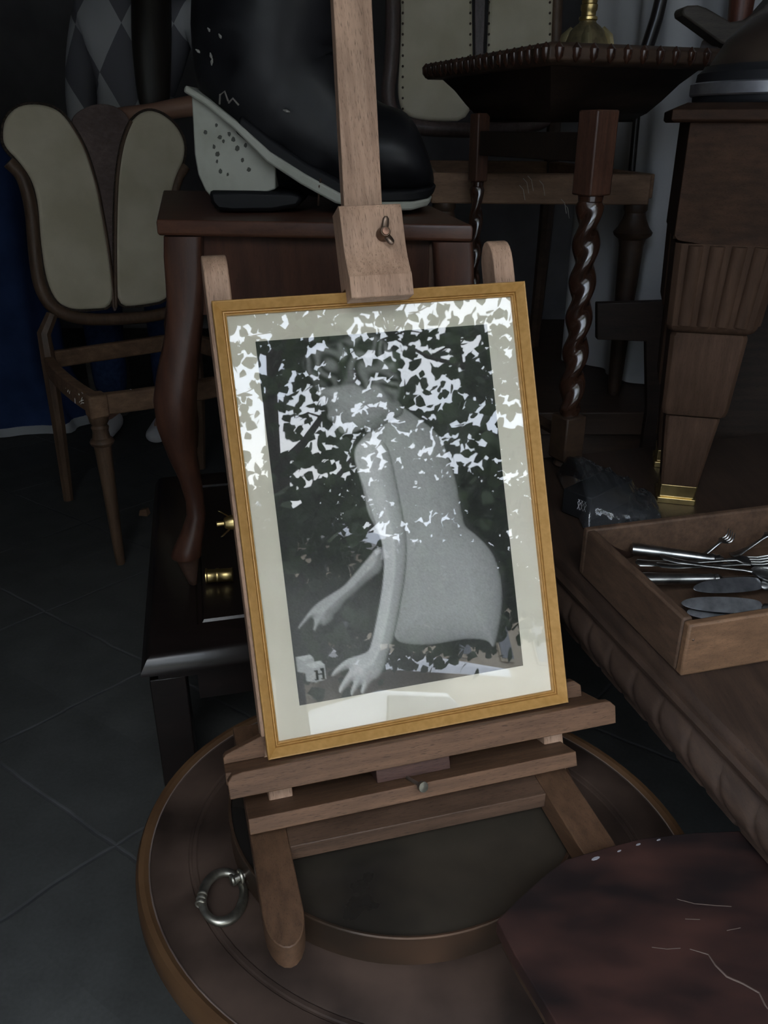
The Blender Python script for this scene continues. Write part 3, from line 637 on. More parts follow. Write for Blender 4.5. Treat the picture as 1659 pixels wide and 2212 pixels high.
for k, (p0, mx, my) in enumerate(((legtop, 1, 1), (legtop+(cFR-cFL)*.86, -1, 1), (legtop+(cBL-cFL)*.86, 1, -1), (legtop+(cFR-cFL)*.86+(cBL-cFL)*.86, -1, -1))):
    lg = MB().loft(leg_rings(leg_prof, p0, mx, my)).build('leg', maho, ct, angle=60)
    pr_ = leg_rings(peg_prof, p0, mx, my)
    zlow = min(q.z for q in pr_[-1]); f_ = (LZ-pr_[0][0].z)/(zlow-pr_[0][0].z); z0_ = pr_[0][0].z
    pr_ = [[V(q.x, q.y, z0_+(q.z-z0_)*f_) for q in r_] for r_ in pr_]
    MB().loft(pr_).build('foot', wood('worn_foot', (.09, .05, .035), (.05, .028, .02), 2, .5), lg)

# brass things on the low table
t = thing('oil_lamp', 'brass and glass oil lamp half hidden behind the left easel post', 'lamp', (-.205, 1.46, LZ))
bl = Matrix.Translation((-.205, 1.46, LZ))
MB().lathe([(.045, 0), (.046, .006), (.030, .012), (.014, .02), (.012, .05), (.016, .06), (.012, .07)], 32, bl).build('base', brass, t)
MB().lathe([(.011, .07), (.03, .085), (.042, .11), (.045, .135), (.036, .16), (.022, .17)], 32, bl).build('reservoir', plain('amber_glass', (.10, .085, .05), .05, 0, .5, .5), t)
MB().lathe([(.034, .170), (.036, .172), (.036, .215), (.030, .218), (.034, .222), (.034, .238), (.036, .240), (.036, .285), (.028, .29)], 32, bl).build('collar', brass, t)
p = Pz(470, 1243, LZ+.012)
m2_ = Matrix.Translation(p) @ Matrix.Rotation(radians(8), 4, 'Z') @ Matrix.Rotation(pi/2, 4, 'Y')
tag(MB().lathe([(.009, -.02), (.0138, -.02), (.0138, -.018), (.0118, -.016), (.0116, -.004), (.0128, -.002), (.0128, .002), (.0116, .004), (.0118, .024), (.0130, .026), (.009, .027)], 28, m2_).build('brass_ferrule', brass), 'small brass collar lying on the low black table beside the cabriole foot', 'brass fitting')
bl = Matrix.Translation((-.196, 1.33, LZ))
tag(MB().lathe([(.028, 0), (.032, .004), (.034, .06), (.030, .10), (.024, .12), (.030, .14), (.028, .14), (.022, .12), (.028, .098), (.031, .06), (.029, .008), (.001, .006)], 32, bl).build('glass_jar', plain('clear_glass', (.8, .85, .95), .03, 0, .5, 1.0)), 'clear glass jar in the shade on the low black table behind the easel', 'jar')

# ------------------------------------------------------------------ the big shop-display boot
YB = 1.40
bt = thing('display_boot', 'oversized black boot with a tall pale heel and pale welt, standing on the console table', 'boot', (-.12, YB, CZ))
blackL = surf('cracked_black_leather', (.008, .008, .0095), (.004, .004, .005), 22, .42, 0, .5, spec=.3, detail=10, rvar=.12)
paleP = surf('flaking_pale_paint', (.33, .33, .28), (.25, .25, .205), 18, .7, 0, .2, detail=9, lo=.3, hi=.55)
def bp(px, py, dy=0): return Py(px, py, YB)+V(0, dy, 0)
def bring(cx, cy, dxp, dyp, hw, n=28, flat=None):   # ring whose in-plane half axis is the pixel vector (dxp, dyp)
    c = bp(cx, cy); a = bp(cx+dxp, cy+dyp)-c; r_ = []
    for k in range(n):
        t_ = 2*pi*k/n; f = sin(t_)
        r_.append(c+a*cos(t_)+V(0, -hw*f, 0))
    return r_
rings = [bring(605, -330, 165, 10, .10), bring(603, -150, 172, 10, .105), bring(588, 20, 176, 12, .108), bring(572, 110, 158, 10, .104),
         bring(585, 180, 160, -66, .098), bring(640, 235, 112, -150, .094), bring(705, 285, 66, -150, .090), bring(765, 322, 36, -112, .092),
         bring(822, 332, 14, -104, .098), bring(868, 333, -2, -100, .096), bring(900, 338, -10, -84, .084), bring(920, 348, -12, -60, .064), bring(930, 360, -8, -34, .036), bring(933, 366, -4, -14, .014)]
MB().loft(rings).build('upper', blackL, bt, sub=1)
def strip(path, wpx, hw, hwin=None):   # band following the sole line: path of px points (upper edge)
    rings = []
    for (x, y, t_, hw_) in path:
        p = bp(x, y); q = bp(x-t_*.35, y+t_)
        rings.append([p+V(0, -hw_, 0), q+V(0, -hw_, 0), q+V(0, hw_, 0), p+V(0, hw_, 0)])
    return rings
MB().loft(strip([(538, 250, 34, .085), (600, 297, 36, .090), (670, 345, 36, .094), (740, 382, 34, .098), (820, 402, 26, .105), (890, 402, 24, .098), (925, 398, 24, .078), (940, 394, 22, .04)], 0, 0)).build('welt', plain('welt_leather', (.006, .006, .007), .55, 0, .25), bt, .004)
MB().loft(strip([(424, 188, 14, .076), (470, 216, 14, .082), (530, 262, 15, .090), (600, 324, 20, .098), (670, 368, 21, .104), (740, 406, 21, .108), (820, 424, 18, .114), (890, 424, 17, .106), (922, 420, 15, .084), (930, 417, 12, .055)], 0, 0)).build('sole', paleP, bt, .003)
# pale heel block
hpts = [(434, 206), (470, 232), (530, 274), (606, 333), (606, 402), (545, 420), (478, 424), (462, 405), (447, 372), (440, 330)]
MB().prism([bp(x, y, -.068) for x, y in hpts], (0, .136, 0)).build('heel', paleP, bt, .002)
fl = MB()
for x, y, s_z in ((485, 270, 5), (492, 295, 6), (463, 285, 6), (520, 300, 6), (545, 312, 5), (528, 318, 6), (487, 330, 7), (486, 345, 4), (538, 342, 5), (493, 366, 6), (508, 372, 4), (552, 362, 6), (480, 315, 5), (500, 303, 4), (512, 288, 5)):
    a0 = random.uniform(0, 6)
    fl.loft([[bp(x+s_z*cos(a0+k*pi/3)*random.uniform(.5, 1), y+s_z*1.3*sin(a0+k*pi/3)*random.uniform(.5, 1), -.0686) for k in range(6)], [bp(x+s_z*.6*cos(a0+k*pi/3), y+s_z*.8*sin(a0+k*pi/3), -.0676) for k in range(6)]])
fl.build('paint_flakes', plain('bare_under_paint', (.06, .06, .05), .8), bt)
tip = [(470, 404), (560, 405), (640, 408), (662, 416), (655, 438), (600, 448), (520, 449), (488, 446), (474, 430)]
zt = min(bp(x, y).z for x, y in tip); dzt = CZ+.001-zt
MB().prism([bp(x, y, -.075)+V(0, 0, 0) for x, y in tip], (0, .15, 0)).build('heel_tip', plain('rubber_heel', (.005, .005, .006), .5, 0, .3), bt, .006)
lp_ = MB(); lp_.tube([bp(500, 228, -.1), bp(503, 210, -.108), bp(512, 203, -.108), bp(517, 222, -.1)], .0014, 6); lp_.tube([bp(518, 226, -.1), bp(528, 217, -.106), bp(538, 230, -.1)], .0014, 6)
lp_.build('lace_wire', plain('wire', (.3, .28, .25), .5, .6), bt)
MB().tube([bp(702, 378, -.1), bp(700, 392, -.105), bp(697, 432, -.1)], .0016, 6).build('nail', iron, bt)
pl2 = plain('scuff', (.22, .21, .19), .7)
for x, y, a0 in ((500, 92, 1.0), (478, 130, 1.3), (480, 142, 1.7), (446, 118, .6), (634, 242, .3), (475, 78, .9)):
    dep = -.1055*sqrt(max(.05, 1-((x-588)/174)**2))
    MB().tube([bp(x+7*cos(a0), y+7*sin(a0), dep+.002), bp(x, y, dep), bp(x-7*cos(a0), y-7*sin(a0), dep+.002)], [.0008, .0022, .0008], 6).build('scuff', pl2, bt)

# ------------------------------------------------------------------ spoon-back chairs stripped of their seats
def lathe_between(mb, p0, p1, prof, n=20):
    d_ = (p1-p0); L = d_.length; q = d_.to_track_quat('Z', 'Y').to_matrix().to_4x4()
    mb.lathe([(r, z*L) for r, z in prof], n, Matrix.Translation(p0) @ q); return mb
def rail(p, q, w_, h_, bow=0, n=1):
    d_ = (q-p).normalized(); nn = V(-d_.y, d_.x, 0); out = []
    for k in range(n+1):
        f = k/n; c = p.lerp(q, f)+nn*(-bow*4*f*(1-f))
        out.append([c-nn*w_/2, c+nn*w_/2, c+nn*w_/2+V(0, 0, -h_), c-nn*w_/2+V(0, 0, -h_)])
    return MB().loft(out)
nails = plain('tack', (.05, .035, .025), .5, .5)
LEGP = [(.010, 0), (.012, .01), (.0165, .5), (.020, .78), (.021, .81), (.027, .82), (.029, .835), (.026, .85), (.021, .86), (.0185, .90), (.021, .925), (.017, .94), (.022, .96), (.024, 1)]
# chair at the left
phi = radians(36); bd = V(cos(phi), sin(phi), 0); bn = V(sin(phi), -cos(phi), 0)       # along the back, and towards the sitter
SZ = .45; FLc = Pz(205, 852, SZ); BLc = Pz(103, 768, SZ); BRc = BLc+bd*.43; FRc = FLc+bd*.49
c1 = thing('chair', 'stripped spoon-back chair with two cream canvas lobes, at the left on the stone floor', 'chair', V(*((FLc+BRc)/2).xy, 0), group='stripped spoon-back chairs')
bo_ = BLc+V(0, 0, 0); lean = .16
bnn = (bn + V(0, 0, lean)).normalized()
def bk(px, py, off=0): return Ppl(px, py, bo_+bnn*off, bnn)
def panel(pts, th, name, mat, par, plane, bevel=.008, it=2, seg_=3):
    P3 = [plane(x, y) for x, y in pts]; P3 = [Vector(p) for p in smooth_poly([tuple(p) for p in P3], it)]
    return MB().prism(P3, th).build(name, mat, par, bevel, seg_)
L1 = [(4, 290), (10, 255), (40, 228), (88, 226), (126, 240), (155, 275), (183, 325), (206, 400), (221, 480), (234, 560), (246, 664), (190, 668), (150, 668), (118, 650), (97, 600), (86, 520), (81, 440), (68, 390), (40, 350), (8, 318)]
R1 = [(250, 662), (247, 560), (247, 470), (251, 380), (262, 310), (280, 262), (312, 238), (345, 245), (378, 272), (397, 310), (394, 350), (378, 378), (366, 420), (358, 500), (362, 580), (366, 648), (300, 660)]
panel(L1, bnn*.016, 'back_panel', canvas, c1, lambda x, y: bk(x, y, .004)); panel(R1, bnn*.016, 'back_panel', canvas, c1, lambda x, y: bk(x, y, .004))
crest = [(148, 270), (165, 240), (215, 222), (262, 236), (282, 268), (265, 320), (252, 400), (250, 500), (251, 600), (253, 672), (240, 672), (232, 560), (218, 470), (202, 390), (182, 325)]
panel(crest, bnn*.010, 'back_splat', wood('crest_wood', (.17, .125, .115), (.12, .085, .077), 0, .6, spec=.3), c1, lambda x, y: bk(x, y, -.002), .004)
def curve_px(pts, plane, rad, name, mat, par, n=10):
    P3 = [Vector(plane(x, y)) for x, y in pts]; out = []
    for i in range(len(P3)-1):
        for k in range(4): out.append(P3[i].lerp(P3[i+1], k/4))
    out.append(P3[-1])
    for _ in range(3): out = [out[0]]+[(out[i-1]+out[i]*2+out[i+1])/4 for i in range(1, len(out)-1)]+[out[-1]]
    return MB().tube(out, rad, n).build(name, mat, par)
def grow(pts, d):
    n_ = len(pts); out = []
    ar = sum(pts[i-1][0]*pts[i][1]-pts[i][0]*pts[i-1][1] for i in range(n_))
    for i in range(n_):
        a, c = Vector(pts[i-1]), Vector(pts[(i+1) % n_]); t_ = (c-a).normalized(); nn = Vector((t_.y, -t_.x))*(1 if ar > 0 else -1)
        out.append((pts[i][0]+nn.x*d, pts[i][1]+nn.y*d))
    return out
gimp = surf('tack_strip', (.055, .038, .028), (.02, .014, .011), 160, .9, 0, .5)
for ln in (L1, R1): panel(grow(ln, 6), bnn*.010, 'tack_strip', gimp, c1, lambda x, y: bk(x, y, .002), .002)
curve_px([(18, 350), (50, 380), (68, 450), (74, 540), (84, 620), (112, 668), (170, 690), (250, 690), (330, 684), (385, 668)], lambda x, y: bk(x, y, .006), .017, 'back_frame', chairwood, c1)
curve_px([(400, 360), (384, 384), (374, 420), (366, 500), (372, 600), (385, 668)], lambda x, y: bk(x, y, .006), .015, 'back_frame', chairwood, c1)
curve_px([(150, 265), (185, 325), (208, 400), (224, 480), (238, 570), (246, 664)], lambda x, y: bk(x, y, .014), .0055, 'back_bead', chairwood, c1)
curve_px([(283, 262), (264, 310), (253, 380), (250, 470), (249, 560), (250, 664)], lambda x, y: bk(x, y, .014), .0055, 'back_bead', chairwood, c1)
tk = MB()
for ln in (L1, R1):
    sp = smooth_poly(ln, 2)
    for i in range(0, len(sp)):
        p = bk(*grow(sp, 2)[i], .013); tk.lathe([(.0030, -.002), (.0022, .001), (.0005, .002)], 6, Matrix.Translation(p) @ bnn.to_track_quat('Z', 'Y').to_matrix().to_4x4())
tk.build('tacks', nails, c1)['kind'] = 'stuff'
rail(FLc, FRc, .026, .050, .03, 10).build('seat_rail', pineraw, c1, .004)
rail(BLc, FLc, .026, .050, .012, 6).build('seat_rail', pineraw, c1, .004)
rail(BLc+V(0, 0, .01), BRc+V(0, 0, .01), .024, .045).build('seat_rail', pineraw, c1, .004)
rail(BRc, FRc, .026, .050, -.012, 6).build('seat_rail', pineraw, c1, .004)
for p in (FLc, FRc):
    mb = MB().box(p+V(0, 0, -.026), (.046, .046, .056), Matrix.Rotation(phi, 3, 'Z'))
    mb.build('seat_corner', pineraw, c1, .006)
    lathe_between(MB(), V(p.x+.0, p.y, 0), p+V(0, 0, -.05), LEGP).build('leg', chairwood, c1)
for p, tp in ((BLc, bk(112, 680, .004)), (BRc, bk(385, 668, .004))):
    MB().tube([V(p.x, p.y, 0)-bn*.05, p+V(0, 0, -.2)-bn*.012, p+V(0, 0, -.02), p+V(0, 0, .06), tp], [.015, .019, .021, .019, .016], 8).build('leg', chairwood, c1)
fz = MB()
for k in range(26):
    f = random.uniform(.45, 1.3); p = BLc.lerp(FLc, min(f, 1)) if f < 1 else FLc.lerp(FRc, (f-1))
    p = p+V(-.012 if f < 1 else .0, -.012, random.uniform(-.03, -.004)); a0 = V(random.uniform(-.012, .012), random.uniform(-.012, .0), random.uniform(-.022, .008))
    fz.tube([p, p+a0*.6+V(0, -.004, .003), p+a0], .0010, 5)
fz.build('torn_threads', plain('thread', (.6, .58, .52), .9), c1)['kind'] = 'stuff'

# second chair, higher up on the platform
PZ = .43
c2 = thing('chair', 'stripped spoon-back chair raised on the dark platform, behind the barley-twist table', 'chair', (.33, 2.15, PZ), group='stripped spoon-back chairs')
o2 = V(.22, 2.36, .98); n2 = V(.02, -1, .12).normalized()
def bk2(px, py, off=0): return Ppl(px, py, o2+n2*off, n2)
panel([(868, -260), (864, -60), (866, 60), (862, 140), (858, 210), (872, 252), (930, 264), (1022, 262), (1020, 120), (1018, -20), (1010, -160), (990, -270), (940, -320), (890, -310)], n2*.018, 'back_panel', canvas, c2, lambda x, y: bk2(x, y, .004))
panel([(1048, 262), (1050, 120), (1056, -20), (1064, -160), (1082, -270), (1130, -320), (1180, -310), (1200, -240), (1196, -60), (1190, 60), (1188, 150), (1190, 220), (1170, 254), (1110, 262)], n2*.018, 'back_panel', canvas, c2, lambda x, y: bk2(x, y, .004))
curve_px([(850, -280), (846, -100), (850, 40), (846, 140), (836, 200), (848, 255), (890, 276), (1000, 282), (1100, 280), (1165, 268), (1200, 240)], lambda x, y: bk2(x, y, .006), .019, 'back_frame', wood('chair_frame_grey', (.14, .10, .09), (.085, .06, .052), 2, .4), c2)
curve_px([(1212, -260), (1206, -60), (1200, 80), (1198, 170), (1200, 240)], lambda x, y: bk2(x, y, .006), .015, 'back_frame', chairwood, c2)
panel([(1022, -260), (1052, -260), (1048, 0), (1042, 140), (1040, 268), (1026, 268), (1024, 140), (1024, 0)], n2*.014, 'back_splat', wood('splat_grey', (.13, .10, .10), (.09, .07, .068), 2, .4), c2, lambda x, y: bk2(x, y, .006), .004)
tk = MB()
for i in range(16):
    for (xa, sgn) in ((870, 1), (1016, 1), (1056, 1), (1188, 1)):
        p = bk2(xa, -110+i*23, .024); tk.lathe([(.003, -.002), (.003, .001), (.0005, .002)], 6, Matrix.Translation(p) @ n2.to_track_quat('Z', 'Y').to_matrix().to_4x4())
tk.build('tacks', nails, c2)['kind'] = 'stuff'
S2 = Py(1405, 376, 1.93); fl2 = Py(932, 372, 1.93); bl2 = V(.10, 2.33, fl2.z+.01); br2 = V(.44, 2.36, S2.z+.01)
rail(fl2, S2, .028, .062, .004, 4).build('seat_rail', pineraw, c2, .003)
for p, q in ((fl2, bl2), (S2, br2), (bl2, br2)): rail(p, q, .026, .05).build('seat_rail', pineraw, c2, .003)
for p in (fl2+V(.03, .01, 0), S2+V(-.02, .01, 0)):
    lathe_between(MB(), V(p.x-.0, p.y, PZ), p+V(0, 0, -.062), [(.013, 0), (.015, .02), (.022, .5), (.027, .80), (.030, .83), (.041, .85), (.043, .865), (.034, .89), (.026, .93), (.022, .96), (.026, .975), (.026, 1)]).build('leg', oakdark, c2)
for p, tp in ((bl2, bk2(850, 262, .004)), (br2, bk2(1198, 245, .004))):
    MB().tube([V(p.x, p.y+.06, PZ), p+V(0, .015, -.2), p+V(0, 0, -.01), tp], [.016, .019, .021, .017], 8).build('leg', oakdark, c2)
tf = MB()
for (x, y) in ((1130, 385), (1140, 380), (1165, 390), (1212, 430), (1218, 440), (1122, 400)):
    p = Py(x, y, 1.912); tf.tube([p, p+V(.008, -.004, -.008), p+V(.014, -.002, -.03)], .0007, 4)
tf.build('torn_threads', plain('thread_grey', (.4, .36, .3), .9), c2)['kind'] = 'stuff'

# ------------------------------------------------------------------ carved table at the right, and all that stands on it
v3 = Vector((-.267, .9637, 0)); u3 = Vector((.9637, .267, 0)); lo3 = Vector((.256, 1.084, 0))+v3*(-.80); Wc, Dc = .95, 1.22
cv = thing('carved_table', 'long brown wooden table with a carved slanting-leaf edge, at the right beside the brazier', 'table', lo3)
def cp(a, b_, z): return lo3+u3*a+v3*b_+V(0, 0, z)
carv = wood('carved_brown_wood', (.055, .032, .021), (.03, .018, .0125), 1, .55, .4, .35, .2)
def cr_(i, z): return [cp(i, i, z), cp(Wc-i, i, z), cp(Wc-i, Dc-i, z), cp(i, Dc-i, z)]
MB().loft([cr_(.004, .402), cr_(0, .405), cr_(-.001, .411), cr_(.004, .4155), cr_(.008, .416), cr_(.009, .421), cr_(.014, .428), cr_(.02, PZ)]).build('top', carv, cv, angle=25)
cm = MB()
def gad(p, q, outw):
    L = (q-p).length; ns = int(L/.0035); dn = (q-p).normalized(); rings = []
    for i in range(ns+1):
        s0 = i/ns*L; ring = []
        for j in range(11):
            t_ = j/10; r_ = (min(1, 3.6*abs(sin(pi*(s0/.058-t_*.9+.16*sin(pi*t_))))))
            bul = .006+.020*sin(min(t_*1.15, 1)*pi*.72)
            ring.append(p+dn*s0+outw*(bul*(.82+.18*r_))+V(0, 0, .402-.046*t_))
        ring.append(p+dn*s0-outw*.03+V(0, 0, .356)); ring.append(p+dn*s0-outw*.03+V(0, 0, .402)); rings.append(ring)
    cm.loft(rings)
gad(cp(.012, Dc-.01, 0), cp(.012, .01, 0), -u3); gad(cp(.012, .012, 0), cp(Wc-.012, .012, 0), -v3)
cm.build('carved_edge', wood('carved_edge_wood', (.062, .038, .026), (.036, .022, .016), 1, .5, .4, .3, .2), cv, angle=60)
for (a0, a1, b0, b1) in ((.03, .05, .03, Dc-.03), (Wc-.05, Wc-.03, .03, Dc-.03), (.05, Wc-.05, .03, .05), (.05, Wc-.05, Dc-.05, Dc-.03)):
    MB().loft([[cp(a0, b0, z), cp(a1, b0, z), cp(a1, b1, z), cp(a0, b1, z)] for z in (.362, .402)]).build('apron', oakdark, cv)
for a, b_ in ((.10, .10), (Wc-.1, .10), (.07, Dc-.07), (Wc-.07, Dc-.07)):
    MB().lathe([(.028, 0), (.034, .02), (.025, .05), (.034, .12), (.03, .2), (.037, .30), (.037, .363)], 20, Matrix.Translation(cp(a, b_, 0))).build('leg', oakdark, cv)
# dark platform behind
slabp = thing('platform_table', 'dark low platform table carrying the raised stripped chair, behind the carved table', 'platform', (.45, 2.25, 0))
MB().box((.59, 2.30, PZ-.0275), (1.06, 1.0, .055)).build('top', oakdark, slabp, .003)
for x in (.10, 1.08):
    for y in (1.86, 2.74): MB().box((x, y, (PZ-.055)/2), (.06, .06, PZ-.055)).build('leg', oakdark, slabp, .003)
MB().box((.59, 1.85, .30), (.93, .02, .15)).build('apron', oakdark, slabp)

# cutlery box
vb = Vector((-.254, .967, 0)).normalized(); ub = Vector((.967, .254, 0)).normalized(); ob = Pz(1470, 1462, .4315); ob.z = 0
def xb(a, b_, z): return ob+ub*a+vb*b_+V(0, 0, z)
HB = .5025; DB = .262; WB = .36; tb = .0125
cb = thing('cutlery_box', 'open shallow pine box of old cutlery on the carved table', 'box', ob+V(0, 0, PZ))
def pan(a0, a1, b0, b1, z0, z1, name, mt, bev=.0015): return MB().loft([[xb(a0, b0, z), xb(a1, b0, z), xb(a1, b1, z), xb(a0, b1, z)] for z in (z0, z1)]).build(name, mt, cb, bev)
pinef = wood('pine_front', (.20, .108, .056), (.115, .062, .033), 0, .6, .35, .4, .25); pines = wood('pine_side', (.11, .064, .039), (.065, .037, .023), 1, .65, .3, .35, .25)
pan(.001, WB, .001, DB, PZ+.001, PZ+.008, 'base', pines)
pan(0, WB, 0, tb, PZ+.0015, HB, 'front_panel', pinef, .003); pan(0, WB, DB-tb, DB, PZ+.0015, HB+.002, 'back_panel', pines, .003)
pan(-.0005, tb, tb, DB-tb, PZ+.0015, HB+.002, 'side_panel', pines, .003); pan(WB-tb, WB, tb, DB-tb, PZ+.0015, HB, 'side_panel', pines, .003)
MB().lathe([(.0008, -.001), (.0016, .0005), (.0004, .0012)], 8, Matrix.Translation(xb(.008, 0, .482)) @ Matrix.Rotation(pi/2, 4, 'X')).build('nail_head', iron, cb)
def along(p, q): 
    x = (q-p).normalized(); up = V(0, 0, 1); y = up.cross(x).normalized(); z = x.cross(y); return mat_of(p, x, y, z), (q-p).length
def cut_rings(L, prof, tilt=0):        # prof: (t, half width, half thickness, lift)
    out = []
    for t_, hw, ht, lf in prof:
        out.append([V(L*t_, hw*cos(2*pi*k/14), ht*sin(2*pi*k/14)+lf) for k in range(14)])
    return out
CG = 'old cutlery in the pine box'
def knife(label, p, q, bl=.52, flip=False, handle=True):
    m, L = along(p, q); t = thing('table_knife', label, 'knife', m=m, group=CG)
    MB(m).loft(cut_rings(L, [(0, .004, .003, 0), (.01, .0095, .0075, 0), (.05, .0105, .0082, 0), (.2, .0092, .0076, 0), (bl*.84, .0072, .0064, 0), (bl*.86, .0086, .0076, 0), (bl*.89, .0086, .0076, 0), (bl*.91, .0062, .0056, 0), (bl*.95, .0084, .0076, 0), (bl, .0045, .004, 0)])).build('handle', steel, t)
    MB(m).loft(cut_rings(L, [(bl-.01, .003, .0018, 0), (bl+.04, .0085, .001, 0), (.8, .0095, .0009, 0), (.95, .0075, .0008, 0), (1, .002, .0005, 0)])).build('blade', plain('knife_steel', (.55, .55, .56), .22, 1), t)
def fork(label, p, q, roll=0):
    m, L = along(p, q); m = m @ Matrix.Rotation(roll, 4, 'X'); t = thing('table_fork', label, 'fork', m=m, group=CG)
    MB(m).loft(cut_rings(L, [(0, .002, .001, .004), (.02, .0075, .0018, .0035), (.12, .0065, .0018, .001), (.35, .0032, .002, -.001), (.6, .0025, .0021, 0), (.68, .004, .0018, .002), (.72, .009, .0014, .001), (.78, .0105, .0013, -.002)])).build('handle', steel, t)
    for k in range(4):
        y = -.0078+.0052*k; MB(m).tube([V(L*.77, y, -.002), V(L*.85, y, -.0035), V(L*.93, y*1.03, -.001), V(L, y*1.05, .005)], [.0014, .0013, .0011, .0006], 6).build('tine', steel, t)
def spoon(label, p, q, mt=None):
    m, L = along(p, q); t = thing('table_spoon', label, 'spoon', m=m, group=CG)
    MB(m).loft(cut_rings(L, [(0, .002, .001, .005), (.02, .0075, .0018, .004), (.12, .0065, .0018, .001), (.35, .0032, .002, -.001), (.62, .0028, .0022, 0), (.68, .004, .002, 0)])).build('handle', mt or steel, t)
    pts = MB(m); rings = []
    for j in range(7):
        f = j/6; rr = sin(f*pi/2); zz = -.008*(1-f*f); rings.append([V(L*.84+L*.17*rr*cos(2*pi*k/20), .0185*rr*sin(2*pi*k/20), zz) if j else V(L*.84+.0004*cos(2*pi*k/20), .0004*sin(2*pi*k/20), zz) for k in range(20)])
    rings += [[p_+V(0, 0, .0012) for p_ in r_] for r_ in reversed(rings)]
    pts.loft(rings).build('bowl', mt or steel, t)
zc = .470
knife('silver knife with a plain tapering handle, rearmost of the knives in the pine box', Pz(1362, 1184, .474), Pz(1700, 1228, .462), .60)
knife('silver knife with a ribbed shell-ended handle lying nearest the side of the pine box', Pz(1378, 1250, .466), Pz(1720, 1250, .455), .52)
fork('silver fork with tines against the box back, left of the two', Pz(1500, 1212, .452), Pz(1584, 1152, .492), 0)
fork('silver fork with tines against the box back, at the right picture edge', Pz(1580, 1205, .452), Pz(1690, 1138, .492), 0)
fork('long silver fork lying between the two knives in the pine box', Pz(1372, 1220, .468), Pz(1690, 1205, .476), .2)
spoon('slim silver spoon lying across the fork between the two knives', Pz(1424, 1208, .480), Pz(1720, 1246, .470))
spoon('thin silver spoon crossing in front of the long fork in the pine box', Pz(1417, 1226, .470), Pz(1715, 1215, .47))
def fishknife(label, p, q, wide):
    m, L = along(p, q); m = m @ Matrix.Rotation(radians(38), 4, 'X'); t = thing('fish_knife', label, 'knife', m=m, group=CG)
    out = [(0, .0), (.012, .008), (.04, .0125), (.075, .0135), (.098, .0115), (.102, .005), (.102, -.005), (.085, -.0085), (.04, -.009), (.012, -.006)]
    out = smooth_poly([(x*wide, y*wide) for x, y in out], 2)
    MB(m).loft([[V(x, y, z) for x, y in out] for z in (-.0007, .0007)]).build('blade', surf('fish_blade', (.34, .35, .37), (.20, .205, .215), 60, .3, 1, .1), t, .0004)
    MB(m).loft([[V(x*wide, r*cos(2*pi*k/12)*wide, h_*sin(2*pi*k/12)*wide) for k in range(12)] for x, r, h_ in ((.100, .004, .001), (.104, .008, .002), (.112, .0075, .0028), (.122, .0035, .003), (.135, .003, .003), (.17, .005, .004), (.2, .006, .004), (.205, .002, .002))]).build('handle', steel, t)
fishknife('broad-bladed fish knife lying in front by the near panel of the pine box', Pz(1466, 1303, .462), Pz(1660, 1316, .466), 1.0)
fishknife('fish knife with an upturned blade tip behind the broad-bladed one in the pine box', Pz(1493, 1272, .466), Pz(1680, 1262, .462), 1.0)
fishknife('dark fish knife half hidden beneath the broad-bladed one in the pine box', Pz(1478, 1322, .452), Pz(1655, 1338, .450), 1.0)
# scoop with a copper end
p = Pz(1336, 1176, .468)
t = thing('sieve_spoon', 'dark round ladle bowl with a copper base in the back corner of the pine box', 'ladle', p, group=None)
m = Matrix.Translation(p) @ Matrix.Rotation(radians(18), 4, 'Y')
MB().lathe([(.002, -.016), (.018, -.014), (.026, -.006), (.029, .004), (.030, .005), (.027, -.004), (.018, -.011), (.001, -.013)], 32, m).build('bowl', surf('dark_copper', (.07, .04, .03), None, 20, .4, .6), t)
MB().lathe([(.015, -.0175), (.0185, -.0165), (.0195, -.013), (.015, -.0128)], 28, m).build('base_ring', surf('bright_copper', (.55, .27, .18), None, 20, .35, .8), t)

# black box in a clear plastic bag
blk = surf('black_card', (.012, .012, .013), (.008, .008, .009), 30, .45)
p1, p2 = Pz(1204, 1112, PZ), Pz(1262, 1134, PZ); bu = (p2-p1).normalized(); bv = V(-bu.y, bu.x, 0)
bx = thing('small_black_box', 'small black box with a white lattice mark, inside the clear plastic bag', 'box', p1)
def kb_(a, b_, z): return p1+bu*a+bv*b_+V(0, 0, z)
lx = (p2-p1).length*1.05
MB().loft([[kb_(0, .01, z), kb_(lx, .01, z), kb_(lx, .13, z), kb_(0, .13, z)] for z in (PZ+.002-PZ, .045)]).build('box_body', blk, bx, .002)
lt_ = MB()
for i in range(3):
    for s_g in (1, -1):
        x0 = lx*.58+i*.0058; lt_.loft([[kb_(x0+s_g*.0022+dx, .0095, .018), kb_(x0-s_g*.0022+dx, .0095, .030)] for dx in (0, .0010)], cap=False, closed=False)
        lt_.loft([[kb_(x0+s_g*.0022+dx, .0095, .030), kb_(x0-s_g*.0016+dx, .0095, .036)] for dx in (0, .0010)], cap=False, closed=False)
lt_.build('lattice_mark', plain('white_ink', (.7, .7, .7), .6), bx, smooth=False)
pg = bpy.data.materials.new('clear_film'); pg.use_nodes = True; n = pg.node_tree; n.nodes.remove(n.nodes['Principled BSDF'])
t_ = n.nodes.new('ShaderNodeBsdfTransparent'); t_.inputs[0].default_value = (.95, .96, .97, 1); g_ = n.nodes.new('ShaderNodeBsdfGlossy'); g_.inputs['Roughness'].default_value = .08
f_ = n.nodes.new('ShaderNodeFresnel'); f_.inputs['IOR'].default_value = 1.6; x_ = n.nodes.new('ShaderNodeMixShader')
n.links.new(f_.outputs[0], x_.inputs[0]); n.links.new(t_.outputs[0], x_.inputs[1]); n.links.new(g_.outputs[0], x_.inputs[2])
